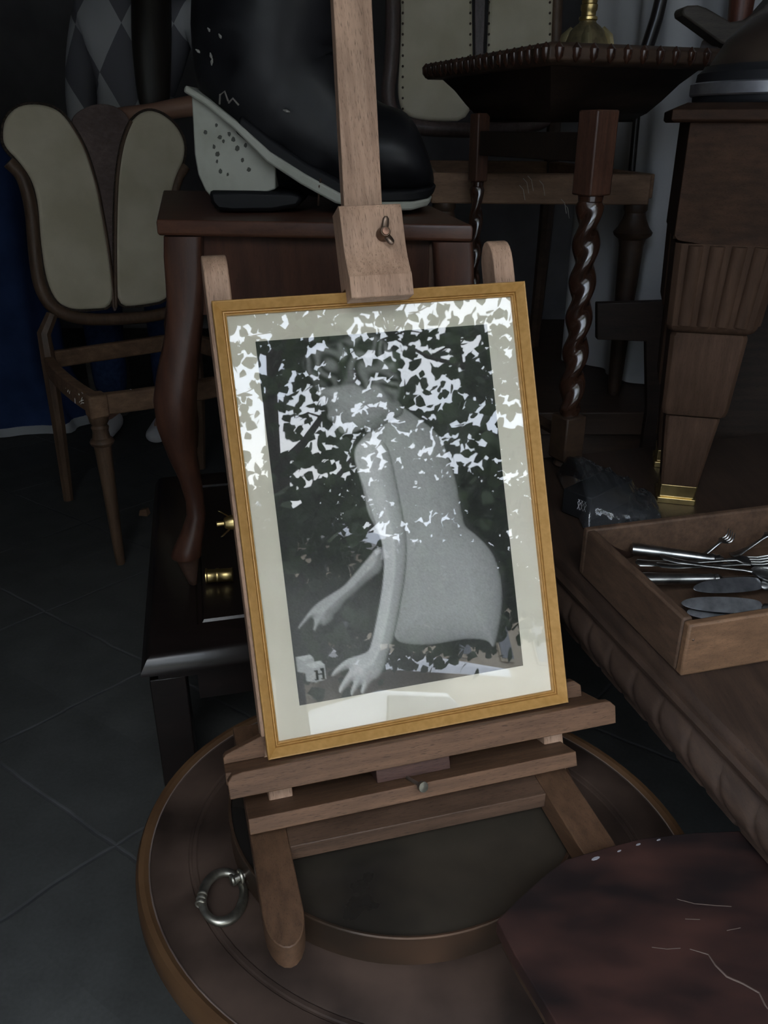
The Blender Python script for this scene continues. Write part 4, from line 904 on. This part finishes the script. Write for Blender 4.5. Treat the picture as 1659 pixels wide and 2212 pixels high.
df_ = n.nodes.new('ShaderNodeBsdfDiffuse'); df_.inputs[0].default_value = (.6, .63, .66, 1); y_ = n.nodes.new('ShaderNodeMixShader'); y_.inputs[0].default_value = .03
n.links.new(x_.outputs[0], y_.inputs[1]); n.links.new(df_.outputs[0], y_.inputs[2]); n.links.new(y_.outputs[0], n.nodes['Material Output'].inputs['Surface'])
bgm = MB(); NB, MBn = 46, 26; rings = []
e0 = p1+bv*.06+V(0, 0, .0); e1 = Pz(1428, 1122, PZ)+V(0, .03, 0)
for i in range(NB+1):
    f = i/NB; c = (p1-bu*.02+bv*.06).lerp(e1, f); c.z = PZ+.004; ring = []
    hh_ = (.060*(1-f)**.7+.012)*(1 if f > .05 else f/.05*.9+.1); ww = (.085*(1-f)**.5+.028)
    for k in range(MBn):
        a = 2*pi*k/MBn; p = V(cos(a)*ww*.2, sin(a)*0, 0); y_ = cos(a)*ww; z_ = max(0, sin(a))*hh_
        nn_ = mnoise.noise(Vector((f*9, cos(a)*2.2, sin(a)*2.2)))*.011+mnoise.noise(Vector((f*22, cos(a)*5, sin(a)*5+3)))*.004
        ring.append(c+V(0, 1, 0)*y_*(1)+V(0, 0, z_)+V(0, nn_, max(-z_, nn_*(1 if sin(a) > .05 else 0))))
    rings.append(ring)
bgm.loft(rings)
tag(bgm.build('plastic_bag', pg, angle=75), 'crumpled clear plastic bag around the small black box, behind the pine box', 'plastic bag')

# ------------------------------------------------------------------ desk with stepped square legs
YD = 1.27; rd = Matrix.Rotation(radians(-15), 3, 'Z'); du = rd @ V(1, 0, 0); dv = rd @ V(0, 1, 0)
desk_o = Py(1452, 245, YD)
dk = thing('desk', 'brown desk with stepped fluted legs and brass feet, standing on the carved table', 'desk', V(.48, 1.28, PZ))
def dp(a, b_, z): q = desk_o+du*a+dv*b_; return V(q.x, q.y, z)
ztop = Py(1436, 228, YD).z; zt0 = Py(1436, 264, YD).z
deskw = wood('desk_wood', (.040, .019, .010), (.022, .011, .006), 0, .7, .12, .35, .2); deskleg = wood('desk_leg_wood', (.060, .033, .020), (.037, .020, .012), 2, .75, .12, .3, .2)
def drect(i, z, d0=.30): return [dp(i, i, z), dp(.75, i, z), dp(.75, d0-i, z), dp(i, d0-i, z)]
MB().loft([drect(.004, zt0), drect(0, zt0+.003), drect(0, ztop-.005), drect(.006, ztop-.002), drect(.02, ztop+.004)]).build('top', deskw, dk, .001)
zb = Py(1450, 520, YD).z
prof = [(.026, zt0), (.026, zb+.006), (.032, zb), (.06, zb-.004), (.10, zb-.012), (.2, zb-.02), (.5, zb-.024), (.72, zb-.024), (.72, zt0)]
MB().loft([[dp(a, b_, z) for a, z in prof] for b_ in (.012, .03)]).build('apron', deskw, dk, .001)
MB().loft([[dp(a, b_, z) for b_, z in ((.03, zt0), (.03, zb), (.28, zb), (.28, zt0))] for a in (.026, .044)]).build('apron', deskw, dk)
zA = zb-.004; z1 = Py(1450, 722, YD).z; z2 = Py(1440, 908, YD).z; z3 = Py(1434, 1064, YD).z; z4 = PZ
def blockleg(o0, dx=0):
    # half widths of the steps, centre drifting as the leg tapers
    def sq(cx, hw, z, ch=.12):
        c = o0+du*cx; k = hw*ch; out = []
        for sx, sy in ((-1, -1), (1, -1), (1, 1), (-1, 1)):
            for (ax_, ay_) in (((sx*hw, sy*(hw-k)), (sx*(hw-k), sy*hw)) if sx*sy < 0 else ((sx*(hw-k), sy*hw), (sx*hw, sy*(hw-k)))):
                pass
        pts = [(-hw+k, -hw), (hw-k, -hw), (hw, -hw+k), (hw, hw-k), (hw-k, hw), (-hw+k, hw), (-hw, hw-k), (-hw, -hw+k)]
        return [V(*(c+du*a+dv*b_).xy, z) for a, b_ in pts]
    lg = MB().loft([sq(0, .074, zA), sq(-.004, .066, z1+.012), sq(-.004, .062, z1+.004), sq(-.004, .055, z1)]).build('leg', deskleg, dk, .001)
    fl_ = MB()
    for k in range(4):
        for (axis, so) in ((du, -dv), (dv, du)):
            x = -.045+.03*k
            pts = []
            for f, hw in ((.02, .0745), (1, .0665)):
                z = zA+(z1+.014-zA)*f; c = o0+du*(-.004*f); sgn = so
                pc = V(*(c+axis*(x*hw/.074)+sgn*(hw+.0005)).xy, z); pts.append(pc)
            fl_.tube(pts, [(.0105, .006), (.0095, .0055)], 10, up=axis)
    fl_.build('fluting', deskleg, lg)
    MB().loft([sq(-.004, .054, z1), sq(-.0045, .057, z1-.006), sq(-.007, .051, z2+.014), sq(-.007, .048, z2+.004), sq(-.007, .042, z2)]).build('leg_middle', deskleg, lg, .001)
    MB().loft([sq(-.007, .041, z2), sq(-.007, .042, z2-.004), sq(-.010, .030, z3)]).build('leg_lower', deskleg, lg, .001)
    MB().loft([sq(-.010, .0305, z3, .06), sq(-.0115, .0285, z4+.012, .06), sq(-.0115, .0325, z4+.010, .06), sq(-.0115, .0325, z4, .06)]).build('brass_foot', brass, lg, .0008)['label'] = 'brass foot cap'
lc = Py(1562, 530, YD+.055); 
blockleg(V(lc.x, lc.y, 0)); blockleg(V(lc.x, lc.y, 0)+du*.55); blockleg(V(lc.x, lc.y, 0)+dv*.17); blockleg(V(lc.x, lc.y, 0)+dv*.17+du*.55)
# on the desk: an old machine base with a silver band and a dark hood, and wooden parts
zd = ztop+.0045; mc = dp(.185, .16, zd)
mk = thing('old_machine', 'dark old machine with silver banded round base and curved hood, on the desk', 'machine', mc)
mm = Matrix.Translation(mc)
MB().lathe([(.150, 0), (.152, .004), (.152, .010)], 64, mm).build('foot_ring', blk, mk)
MB().lathe([(.155, .010), (.157, .012), (.157, .026), (.154, .028)], 64, mm).build('silver_band', surf('silver_band_metal', (.8, .8, .82), (.6, .6, .63), 30, .42, 1), mk)
MB().lathe([(.150, .028), (.149, .040), (.142, .046), (.14, .05)], 64, mm).build('base_drum', blk, mk)
MB().lathe([(.135, .0495), (.132, .055), (.115, .085), (.085, .112), (.045, .13), (.004, .137)], 48, mm).build('hood', surf('brown_hood', (.05, .035, .025), (.03, .02, .016), 15, .35, .2, .1), mk)
YP = 1.665
dpn = [Py(x, y, YP) for x, y in ((1290, 655), (1470, 650), (1690, 640), (1690, 800))]
dpn += [V(dpn[3].x, YP, .003), V(Py(1398, 884, YP).x, YP, .003), Py(1398, 884, YP), Py(1396, 738, YP), Py(1290, 734, YP)]
tag(MB().prism(dpn, (0, .02, 0)).build('dark_board', oakblack, bevel=.002), 'dark cut-out wooden board standing on the floor in front of the pale sheet', 'board')
# carved wooden stub and posts behind
YW = 1.70
wb = thing('chair_frame_part', 'upturned dark wooden furniture frame with a rounded arm stub, behind the old machine', 'furniture part', Py(1560, 110, YW))
def wp(x, y, o_=0): return Py(x, y, YW)+V(0, o_, 0)
MB().loft([[wp(x, y, o_) for x, y in ((1468, 36), (1466, 26), (1470, 18), (1478, 15), (1500, 14), (1518, 20), (1570, 50), (1600, 46), (1640, 20), (1675, -20), (1685, 10), (1600, 110), (1550, 96))] for o_ in (-.02, .03)]).build('arm', wood('dark_arm_wood', (.06, .048, .036), (.036, .028, .022), 0, .6), wb, .004)
MB().tube([wp(1604, 60, .02), wp(1612, 0, .02), wp(1620, -160, .02)], [.020, .022, .02], 14).build('post', wood('red_post', (.10, .035, .022), (.05, .018, .012), 2, .35), wb)
MB().tube([wp(1545, 96, .03), Py(1548, 130, 1.85), V(Py(1548, 130, 1.85).x, 1.85, PZ)], [.016, .016, .016], 10).build('support', oakdark, wb)
pl_ = thing('leaning_pole', 'black slanting pole in front of the white sheet, behind the twist-leg table', 'pole', V(.585, 2.06, PZ))
MB().tube([Py(1385, 140, 2.06), Py(1418, 40, 2.06), Py(1448, -80, 2.06)], .014, 12).build('pole', ebony, pl_)
MB().tube([Py(1385, 140, 2.06), V(.585, 2.06, PZ)], .008, 12).build('stand', ebony, pl_)

# ------------------------------------------------------------------ barley-twist table
TZ = 1.138
k0 = V(.256, 1.46, 0); k1 = Py(915, 180, 1.98); k1 = V(k1.x, k1.y, 0); k2 = V(.585, 1.60, 0)
tt = thing('twist_leg_table', 'dark oak table with barley-twist legs and a moulded top, standing behind the framed photograph', 'table', V(.36, 1.55, PZ))
k3 = k2+(k1-k0)
def tq(i, z):
    m0 = (k0+k1+k2+k3)/4; return [V(p.x+(m0.x-p.x)*i, p.y+(m0.y-p.y)*i, z) for p in (k0, k2, k3, k1)]
MB().loft([tq(.03, TZ-.030), tq(.0, TZ-.024), tq(-.005, TZ-.014), tq(.0, TZ-.006), tq(.03, TZ)]).build('top', oakdark, tt, .002)
rp_ = MB()
for (p, q) in ((k0, k1), (k0, k2)):
    N = 20 if q is k1 else 11
    for i in range(N):
        c = p.lerp(q, (i+.5)/N); d_ = (q-p).normalized()
        rp_.lathe([(.001, -.016), (.0075, -.008), (.0085, .004), (.001, .012)], 10, Matrix.Translation(V(c.x, c.y, TZ-.012)) @ d_.to_track_quat('X', 'Z').to_matrix().to_4x4())
rp_.build('carved_lip', oaktwist, tt)
MB().loft([tq(.50, TZ-.112), tq(.49, TZ-.108), tq(.42, TZ-.098), tq(.34, TZ-.078), tq(.25, TZ-.052), tq(.15, TZ-.0305)]).build('apron', oakblack, tt, angle=60)
def twist(p, z0, z1, r, turns, n=28, starts=2):
    ns = int((z1-z0)/.004); rings = []
    for i in range(ns+1):
        f = i/ns; z = z0+(z1-z0)*f; env = min(1, min(f, 1-f)/.04)
        ring = []
        for k in range(n):
            a = 2*pi*k/n; rr = r*(1+.22*env*cos(starts*a-2*pi*turns*f))*(.80+.2*env)
            ring.append(V(p.x+rr*cos(a), p.y+rr*sin(a), z))
        rings.append(ring)
    return rings
def twleg(p, r, zt, sqw):
    lg = MB().loft(twist(p, PZ+.10, zt-.125, r, (zt-.125-PZ-.10)/.062)).build('leg', oaktwist, tt, angle=70)
    MB().box((p.x, p.y, zt-.061), (sqw, sqw, .128), Matrix.Rotation(.5, 3, 'Z')).build('leg_block', wood('block_oak', (.10, .045, .028), (.05, .024, .016), 2, .4), lg, .003)
    MB().box((p.x, p.y, PZ+.06), (sqw, sqw, .085), Matrix.Rotation(.5, 3, 'Z')).build('leg_block', oakdark, lg, .003)
    MB().lathe([(r*.7, 0), (r*1.15, .006), (r*.9, .016), (r*.7, .02)], 20, Matrix.Translation(V(p.x, p.y, PZ))).build('foot', oakdark, lg)
    MB().lathe([(r*.6, -.014), (r*1.05, -.01), (r*1.1, -.002), (r*.7, .004)], 20, Matrix.Translation(V(p.x, p.y, zt-.124))).build('collar', oaktwist, lg)
zl = TZ-.098
pL = Pz(1237, 1000, PZ); pA = V(.345, 1.475, 0)
twleg(pA, .0195, zl, .046)
pB = Py(1031, 400, 1.85); twleg(V(pB.x, pB.y, 0), .0125, zl, .030)
pC = pA+V(.235, .12, 0); pD = V(pB.x, pB.y, 0)+V(.235, .12, 0)
twleg(pC, .0165, zl, .040); 
dA = (pB.xy.to_3d()-pA).normalized(); nA = V(-dA.y, dA.x, 0)
MB().loft([[pA+dA*.02-nA*.010+V(0, 0, z), pA+dA*.02+nA*.010+V(0, 0, z), pB.xy.to_3d()-dA*.02+nA*.010+V(0, 0, z), pB.xy.to_3d()-dA*.02-nA*.010+V(0, 0, z)] for z in (zl-.075, zl-.030)]).build('rail', oakblack, tt, .002)
MB().tube([V(pA.x, pA.y, PZ+.06), V(pB.x, pB.y, PZ+.06)], .012, 8).build('stretcher', oakdark, tt)
lm = thing('brass_lamp', 'ornate brass lamp foot standing on the twist-leg table', 'lamp', Py(1266, 84, 1.60))
lb = Py(1266, 92, 1.66); lb.z = TZ; LMx = Matrix.Translation(lb)
MB().lathe([(.041, 0), (.041, .004), (.038, .010), (.030, .030), (.022, .038), (.015, .043), (.014, .046)], 40, LMx).build('foot', surf('dull_brass_relief', (.30, .24, .13), (.14, .11, .06), 55, .45, .8, 1.0), lm)
for k in range(4):
    a = pi/4+k*pi/2+.6; d_ = V(cos(a), sin(a), 0)
    MB().tube([lb+d_*.040+V(0, 0, .004), lb+d_*.036+V(0, 0, .022), lb+d_*.026+V(0, 0, .036)], [(.006, .011), (.008, .010), (.003, .004)], 8).build('scroll', surf('scroll_brass', (.34, .28, .15), None, 40, .4, .8, .4), lm)
MB().lathe([(.014, .046), (.016, .048), (.0155, .052), (.0125, .054), (.0125, .060), (.014, .062), (.0145, .070), (.0125, .072), (.0135, .076), (.011, .08)], 32, LMx).build('collar', brass, lm)
MB().lathe([(.011, .08), (.03, .086), (.036, .094), (.045, .15), (.04, .19), (.02, .21)], 32, LMx).build('reservoir', surf('lamp_glass', (.05, .045, .035), None, 20, .2, .2), lm)

# ------------------------------------------------------------------ white dust sheet
sm = surf('white_sheet', (.40, .39, .375), (.35, .34, .33), 4, .95, 0, .05, spec=.1)
s0 = V(.495, 2.27, 0); s1 = V(.80, 1.72, 0); sd_ = (s1-s0).normalized(); sn = V(sd_.y, -sd_.x, 0); L = (s1-s0).length
NXs, NZs = 90, 30
mb = MB(); rings = []
for j in range(NZs+1):
    fz_ = j/NZs; row = []
    for i in range(NXs+1):
        f = i/NXs; wv = .016*sin(f*21+.6*sin(f*9)+fz_*.8)*(1.1-.5*fz_)+.006*sin(f*47+fz_*2)
        row.append(s0+sd_*(f*L)+sn*wv+V(0, 0, .436+1.35*fz_))
    rings.append(row)
front = rings; 
vsF = [p for r in rings for p in r]; vsB = [p-sn*.003 for p in vsF]; W_ = NXs+1; fs = []
for j in range(NZs):
    for i in range(NXs):
        a = j*W_+i; fs.append((a, a+1, a+W_+1, a+W_)); o2_ = len(vsF); fs.append((o2_+a, o2_+a+W_, o2_+a+W_+1, o2_+a+1))
mb.add(vsF+vsB, fs)
tag(mb.build('dust_sheet', sm, angle=80), 'pale grey hanging cloth sheet with soft folds at the back right', 'cloth')
# blue cloth at the far left
bm2 = surf('blue_cloth', (.030, .055, .15), (.018, .034, .095), 7, .9, 0, .2, spec=.1)
bc = thing('blue_cover', 'blue cloth cover with a pale hem hanging to the floor at the far left', 'cloth', (-1.30, 2.95, 0))
def drape(z, amp=1):
    out = []; f = 1-z/.98
    for k in range(60):
        a = 2*pi*k/60; ex_ = .17+.07*max(0, (f-.75)/.25)**1.4; ey_ = .16+.03*f
        r_ = 1+amp*(.05+.05*f)*sin(7*a+1.5*f)+.03*f*sin(13*a)
        out.append(V(-1.37+ex_*r_*cos(a)+.05*max(0, (f-.8)/.2), 3.02+ey_*r_*sin(a), z))
    return out
MB().loft([drape(z) for z in (.035, .06, .1, .16, .25, .4, .55, .7, .82, .92)]+[[V(-1.37+(p.x+1.37)*k, 3.02+(p.y-3.02)*k, zz) for p in drape(.92)] for k, zz in ((.96, .955), (.85, .975), (.5, .98), (.02, .982))]).build('cover', bm2, bc, angle=80)
MB().loft([drape(.004), drape(.020), drape(.0355)], cap=False).build('hem', plain('pale_hem', (.38, .40, .42), .9), bc, angle=80)
# pale flagstone/box seen between
tag(MB().box((-1.06, 2.62+.5, .13), (.13, .12, .26)).build('stone_block', surf('grey_stone', (.10, .095, .085), (.07, .066, .06), 20, .9), bevel=.008), 'small grey stone block in the shade behind the left chair', 'stone block')

# ------------------------------------------------------------------ person standing in the dark
def skin(name, nodes, edges, root, mat, parent=None, sub=2, M=None):
    me = bpy.data.meshes.new(name); ks = list(nodes); ix = {k: i for i, k in enumerate(ks)}
    inv = WM[parent.name].inverted() if parent else Matrix.Identity(4)
    me.from_pydata([inv @ Vector(nodes[k][0]) for k in ks], [(ix[a], ix[b]) for a, b in edges], []); me.materials.append(mat)
    o = bpy.data.objects.new(name, me); C.objects.link(o)
    me.skin_vertices.new() if hasattr(me.skin_vertices, 'new') and len(me.skin_vertices) == 0 else None
    md = o.modifiers.new('skin', 'SKIN'); md.use_smooth_shade = True
    if len(me.skin_vertices) == 0:
        bm = bmesh.new(); bm.from_mesh(me); bm.verts.layers.skin.verify(); bm.to_mesh(me); bm.free()
    sl = me.skin_vertices[0].data
    for k in ks:
        r_ = nodes[k][1]; r_ = r_ if isinstance(r_, tuple) else (r_, r_); sl[ix[k]].radius = r_; sl[ix[k]].use_root = (k == root)
    sb = o.modifiers.new('sub', 'SUBSURF'); sb.levels = sub; sb.render_levels = sub
    if parent: o.parent = parent; WM[o.name] = WM[parent.name]
    return o
px_, py_ = -.80, 2.90
per = thing('person', 'person in a diamond-patterned jumper and jeans, standing in the dark behind the left chair', 'person', (px_-.05, py_, 0))
q = lambda x, y, z: (px_+x, py_+y, z)
body_n = {'pel': (q(-.06, 0, .88), (.12, .085)), 'wai': (q(-.01, .01, 1.02), (.105, .075)), 'che': (q(.05, .02, 1.22), (.12, .085)), 'nec': (q(.07, .02, 1.40), .045), 'jaw': (q(.07, -.01, 1.48), (.052, .058)), 'hea': (q(.07, 0, 1.56), (.07, .082)), 'cro': (q(.07, .01, 1.63), (.05, .055)),
    'hl': (q(-.15, 0, .82), .085), 'kl': (q(-.17, -.02, .48), .055), 'al': (q(-.19, .02, .09), .036), 'fl': (q(-.19, -.12, .035), (.03, .022)),
    'hr': (q(.03, 0, .82), .085), 'kr': (q(.05, -.02, .48), .055), 'ar': (q(.02, .02, .09), .036), 'fr': (q(.0, -.16, .035), (.03, .022)),
    'sl': (q(-.10, .02, 1.33), .05), 'el': (q(-.17, .06, 1.08), .036), 'wl': (q(-.14, -.04, .90), .026), 'pl': (q(-.13, -.07, .83), (.03, .014)),
    'sr': (q(.22, .02, 1.33), .05), 'er': (q(.32, -.06, 1.09), .037), 'wr': (q(.10, -.16, 1.055), .026), 'pr': (q(.035, -.18, 1.052), (.018, .032))}
be = [('pel', 'wai'), ('wai', 'che'), ('che', 'nec'), ('nec', 'jaw'), ('jaw', 'hea'), ('hea', 'cro'), ('pel', 'hl'), ('hl', 'kl'), ('kl', 'al'), ('al', 'fl'), ('pel', 'hr'), ('hr', 'kr'), ('kr', 'ar'), ('ar', 'fr'), ('che', 'sl'), ('sl', 'el'), ('el', 'wl'), ('wl', 'pl'), ('che', 'sr'), ('sr', 'er'), ('er', 'wr'), ('wr', 'pr')]
for i, (dy, ln) in enumerate(((-.024, .9), (-.008, 1), (.008, .95), (.022, .78))):
    a, b_ = f'g{i}a', f'g{i}b'
    body_n[a] = (q(.035-.045*ln, -.18+dy, 1.05), .008); body_n[b_] = (q(.035-.085*ln, -.185+dy*1.1, 1.032), .0065); be += [('pr', a), (a, b_)]
    a, b_ = f'h{i}a', f'h{i}b'
    body_n[a] = (q(-.13+dy, -.085, .83-.045*ln), .008); body_n[b_] = (q(-.13+dy, -.075, .83-.085*ln), .0065); be += [('pl', a), (a, b_)]
body_n['t1'] = (q(.03, -.215, 1.045), .009); body_n['t2'] = (q(.0, -.232, 1.035), .007); be += [('pr', 't1'), ('t1', 't2')]
body_n['u1'] = (q(-.10, -.085, .805), .009); body_n['u2'] = (q(-.09, -.095, .77), .007); be += [('pl', 'u1'), ('u1', 'u2')]
skinm = surf('skin', (.36, .20, .14), (.30, .165, .115), 20, .5)
bodyo = skin('body', body_n, be, 'pel', skinm, per)
# jumper with large diamonds
jm, n, b = base('argyle_knit'); L_ = n.links; b.inputs['Roughness'].default_value = .95; b.inputs['Specular IOR Level'].default_value = .1
tc = n.nodes.new('ShaderNodeTexCoord'); sx = n.nodes.new('ShaderNodeSeparateXYZ'); L_.new(tc.outputs['Object'], sx.inputs[0])
def mt(op, a, b2):
    k = n.nodes.new('ShaderNodeMath'); k.operation = op
    for i, v_ in enumerate((a, b2)):
        if isinstance(v_, (int, float)): k.inputs[i].default_value = v_
        else: L_.new(v_, k.inputs[i])
    return k.outputs[0]
xx = mt('DIVIDE', mt('SUBTRACT', sx.outputs[0], .0), .15); zz = mt('DIVIDE', mt('SUBTRACT', sx.outputs[2], 1.165), .26)
cmb = n.nodes.new('ShaderNodeCombineXYZ'); L_.new(mt('ADD', mt('ADD', xx, zz), 20.0), cmb.inputs[0]); L_.new(mt('ADD', mt('SUBTRACT', xx, zz), 20.0), cmb.inputs[1]); cmb.inputs[2].default_value = .5
ck = n.nodes.new('ShaderNodeTexChecker'); ck.inputs['Scale'].default_value = 1; ck.inputs['Color1'].default_value = (.42, .43, .45, 1); ck.inputs['Color2'].default_value = (.15, .15, .17, 1)
L_.new(cmb.outputs[0], ck.inputs['Vector']); L_.new(ck.outputs['Color'], b.inputs['Base Color'])
jn = {'a': (q(-.05, 0, .93), (.15, .115)), 'b': (q(0, .01, 1.04), (.135, .105)), 'c': (q(.05, .02, 1.22), (.15, .115)), 'n': (q(.07, .02, 1.37), (.07, .06)), 'sl': (q(-.10, .02, 1.33), .066), 'el': (q(-.17, .06, 1.08), .054), 'wl': (q(-.145, -.02, .94), .042), 'sr': (q(.22, .02, 1.33), .066), 'er': (q(.325, -.05, 1.12), .052)}
jn['a'] = (jn['a'][0], (.14, .105))
skin('jumper', jn, [('a', 'b'), ('b', 'c'), ('c', 'n'), ('c', 'sl'), ('sl', 'el'), ('el', 'wl'), ('c', 'sr'), ('sr', 'er')], 'a', jm, per)
den = surf('denim', (.035, .060, .145), (.022, .038, .095), 60, .9, 0, .2, spec=.1)
skin('jeans', {'p': (q(-.06, 0, .89), (.145, .11)), 'hl': (q(-.145, 0, .78), (.10, .105)), 'kl': (q(-.175, -.02, .46), .075), 'al': (q(-.19, .02, .11), .06), 'hr': (q(.03, 0, .78), (.10, .105)), 'kr': (q(.05, -.02, .46), .075), 'ar': (q(.02, .02, .11), .06)}, [('p', 'hl'), ('hl', 'kl'), ('kl', 'al'), ('p', 'hr'), ('hr', 'kr'), ('kr', 'ar')], 'p', den, per)
white = plain('trainer_white', (.5, .5, .52), .7)
skin('trainer', {'a': (q(.02, .02, .05), .045), 'b': (q(.01, -.08, .045), (.045, .038)), 'c': (q(.0, -.19, .035), (.04, .026))}, [('a', 'b'), ('b', 'c')], 'a', white, per)
skin('trainer', {'a': (q(-.19, .02, .05), .045), 'b': (q(-.19, -.06, .045), (.045, .038)), 'c': (q(-.19, -.16, .035), (.04, .026))}, [('a', 'b'), ('b', 'c')], 'a', white, per)
hairm = surf('dark_hair', (.016, .012, .008), (.008, .006, .005), 40, .5, 0, .5, (1, 1, .1))
skin('hair', {'a': (q(.07, .035, 1.60), (.085, .085)), 'b': (q(.12, -.03, 1.45), (.06, .07)), 'c': (q(.115, -.10, 1.25), (.065, .045)), 'd': (q(.11, -.125, 1.10), (.055, .035)), 'e': (q(.11, -.13, 1.03), (.04, .02))}, [('a', 'b'), ('b', 'c'), ('c', 'd'), ('d', 'e')], 'a', hairm, per)
fc = MB(); hp_ = Vector(q(.07, -.085, 1.545))
fc.tube([hp_+V(0, .012, .03), hp_+V(0, -.012, -.002), hp_+V(0, .008, -.012)], [.006, .011, .007], 8)
fc.build('nose', skinm, bodyo)
ey_ = MB()
for s__ in (-1, 1): ey_.lathe([(.001, -.009), (.008, -.005), (.010, 0), (.008, .005), (.001, .009)], 12, Matrix.Translation(hp_+V(s__*.03, .016, .022)))
ey_.build('eyes', plain('eye', (.25, .22, .2), .2), bodyo)
MB().tube([hp_+V(-.022, .018, -.04), hp_+V(0, .008, -.041), hp_+V(.022, .018, -.04)], [.003, .0055, .003], 8).build('mouth', plain('lips', (.28, .11, .09), .5), bodyo)
# a chip of wood on the floor
p = Pz(312, 1112, 0); tag(MB().loft([[p+V(-.014, -.01, .001), p+V(.012, -.014, .001), p+V(.016, .01, .001), p+V(-.01, .014, .001)], [p+V(-.01, -.008, .018), p+V(.01, -.01, .022), p+V(.012, .008, .02), p+V(-.008, .01, .016)]]).build('wood_chip', pineraw, bevel=.001), 'small chip of pale wood lying on the stone floor by the low black table', 'wood chip')
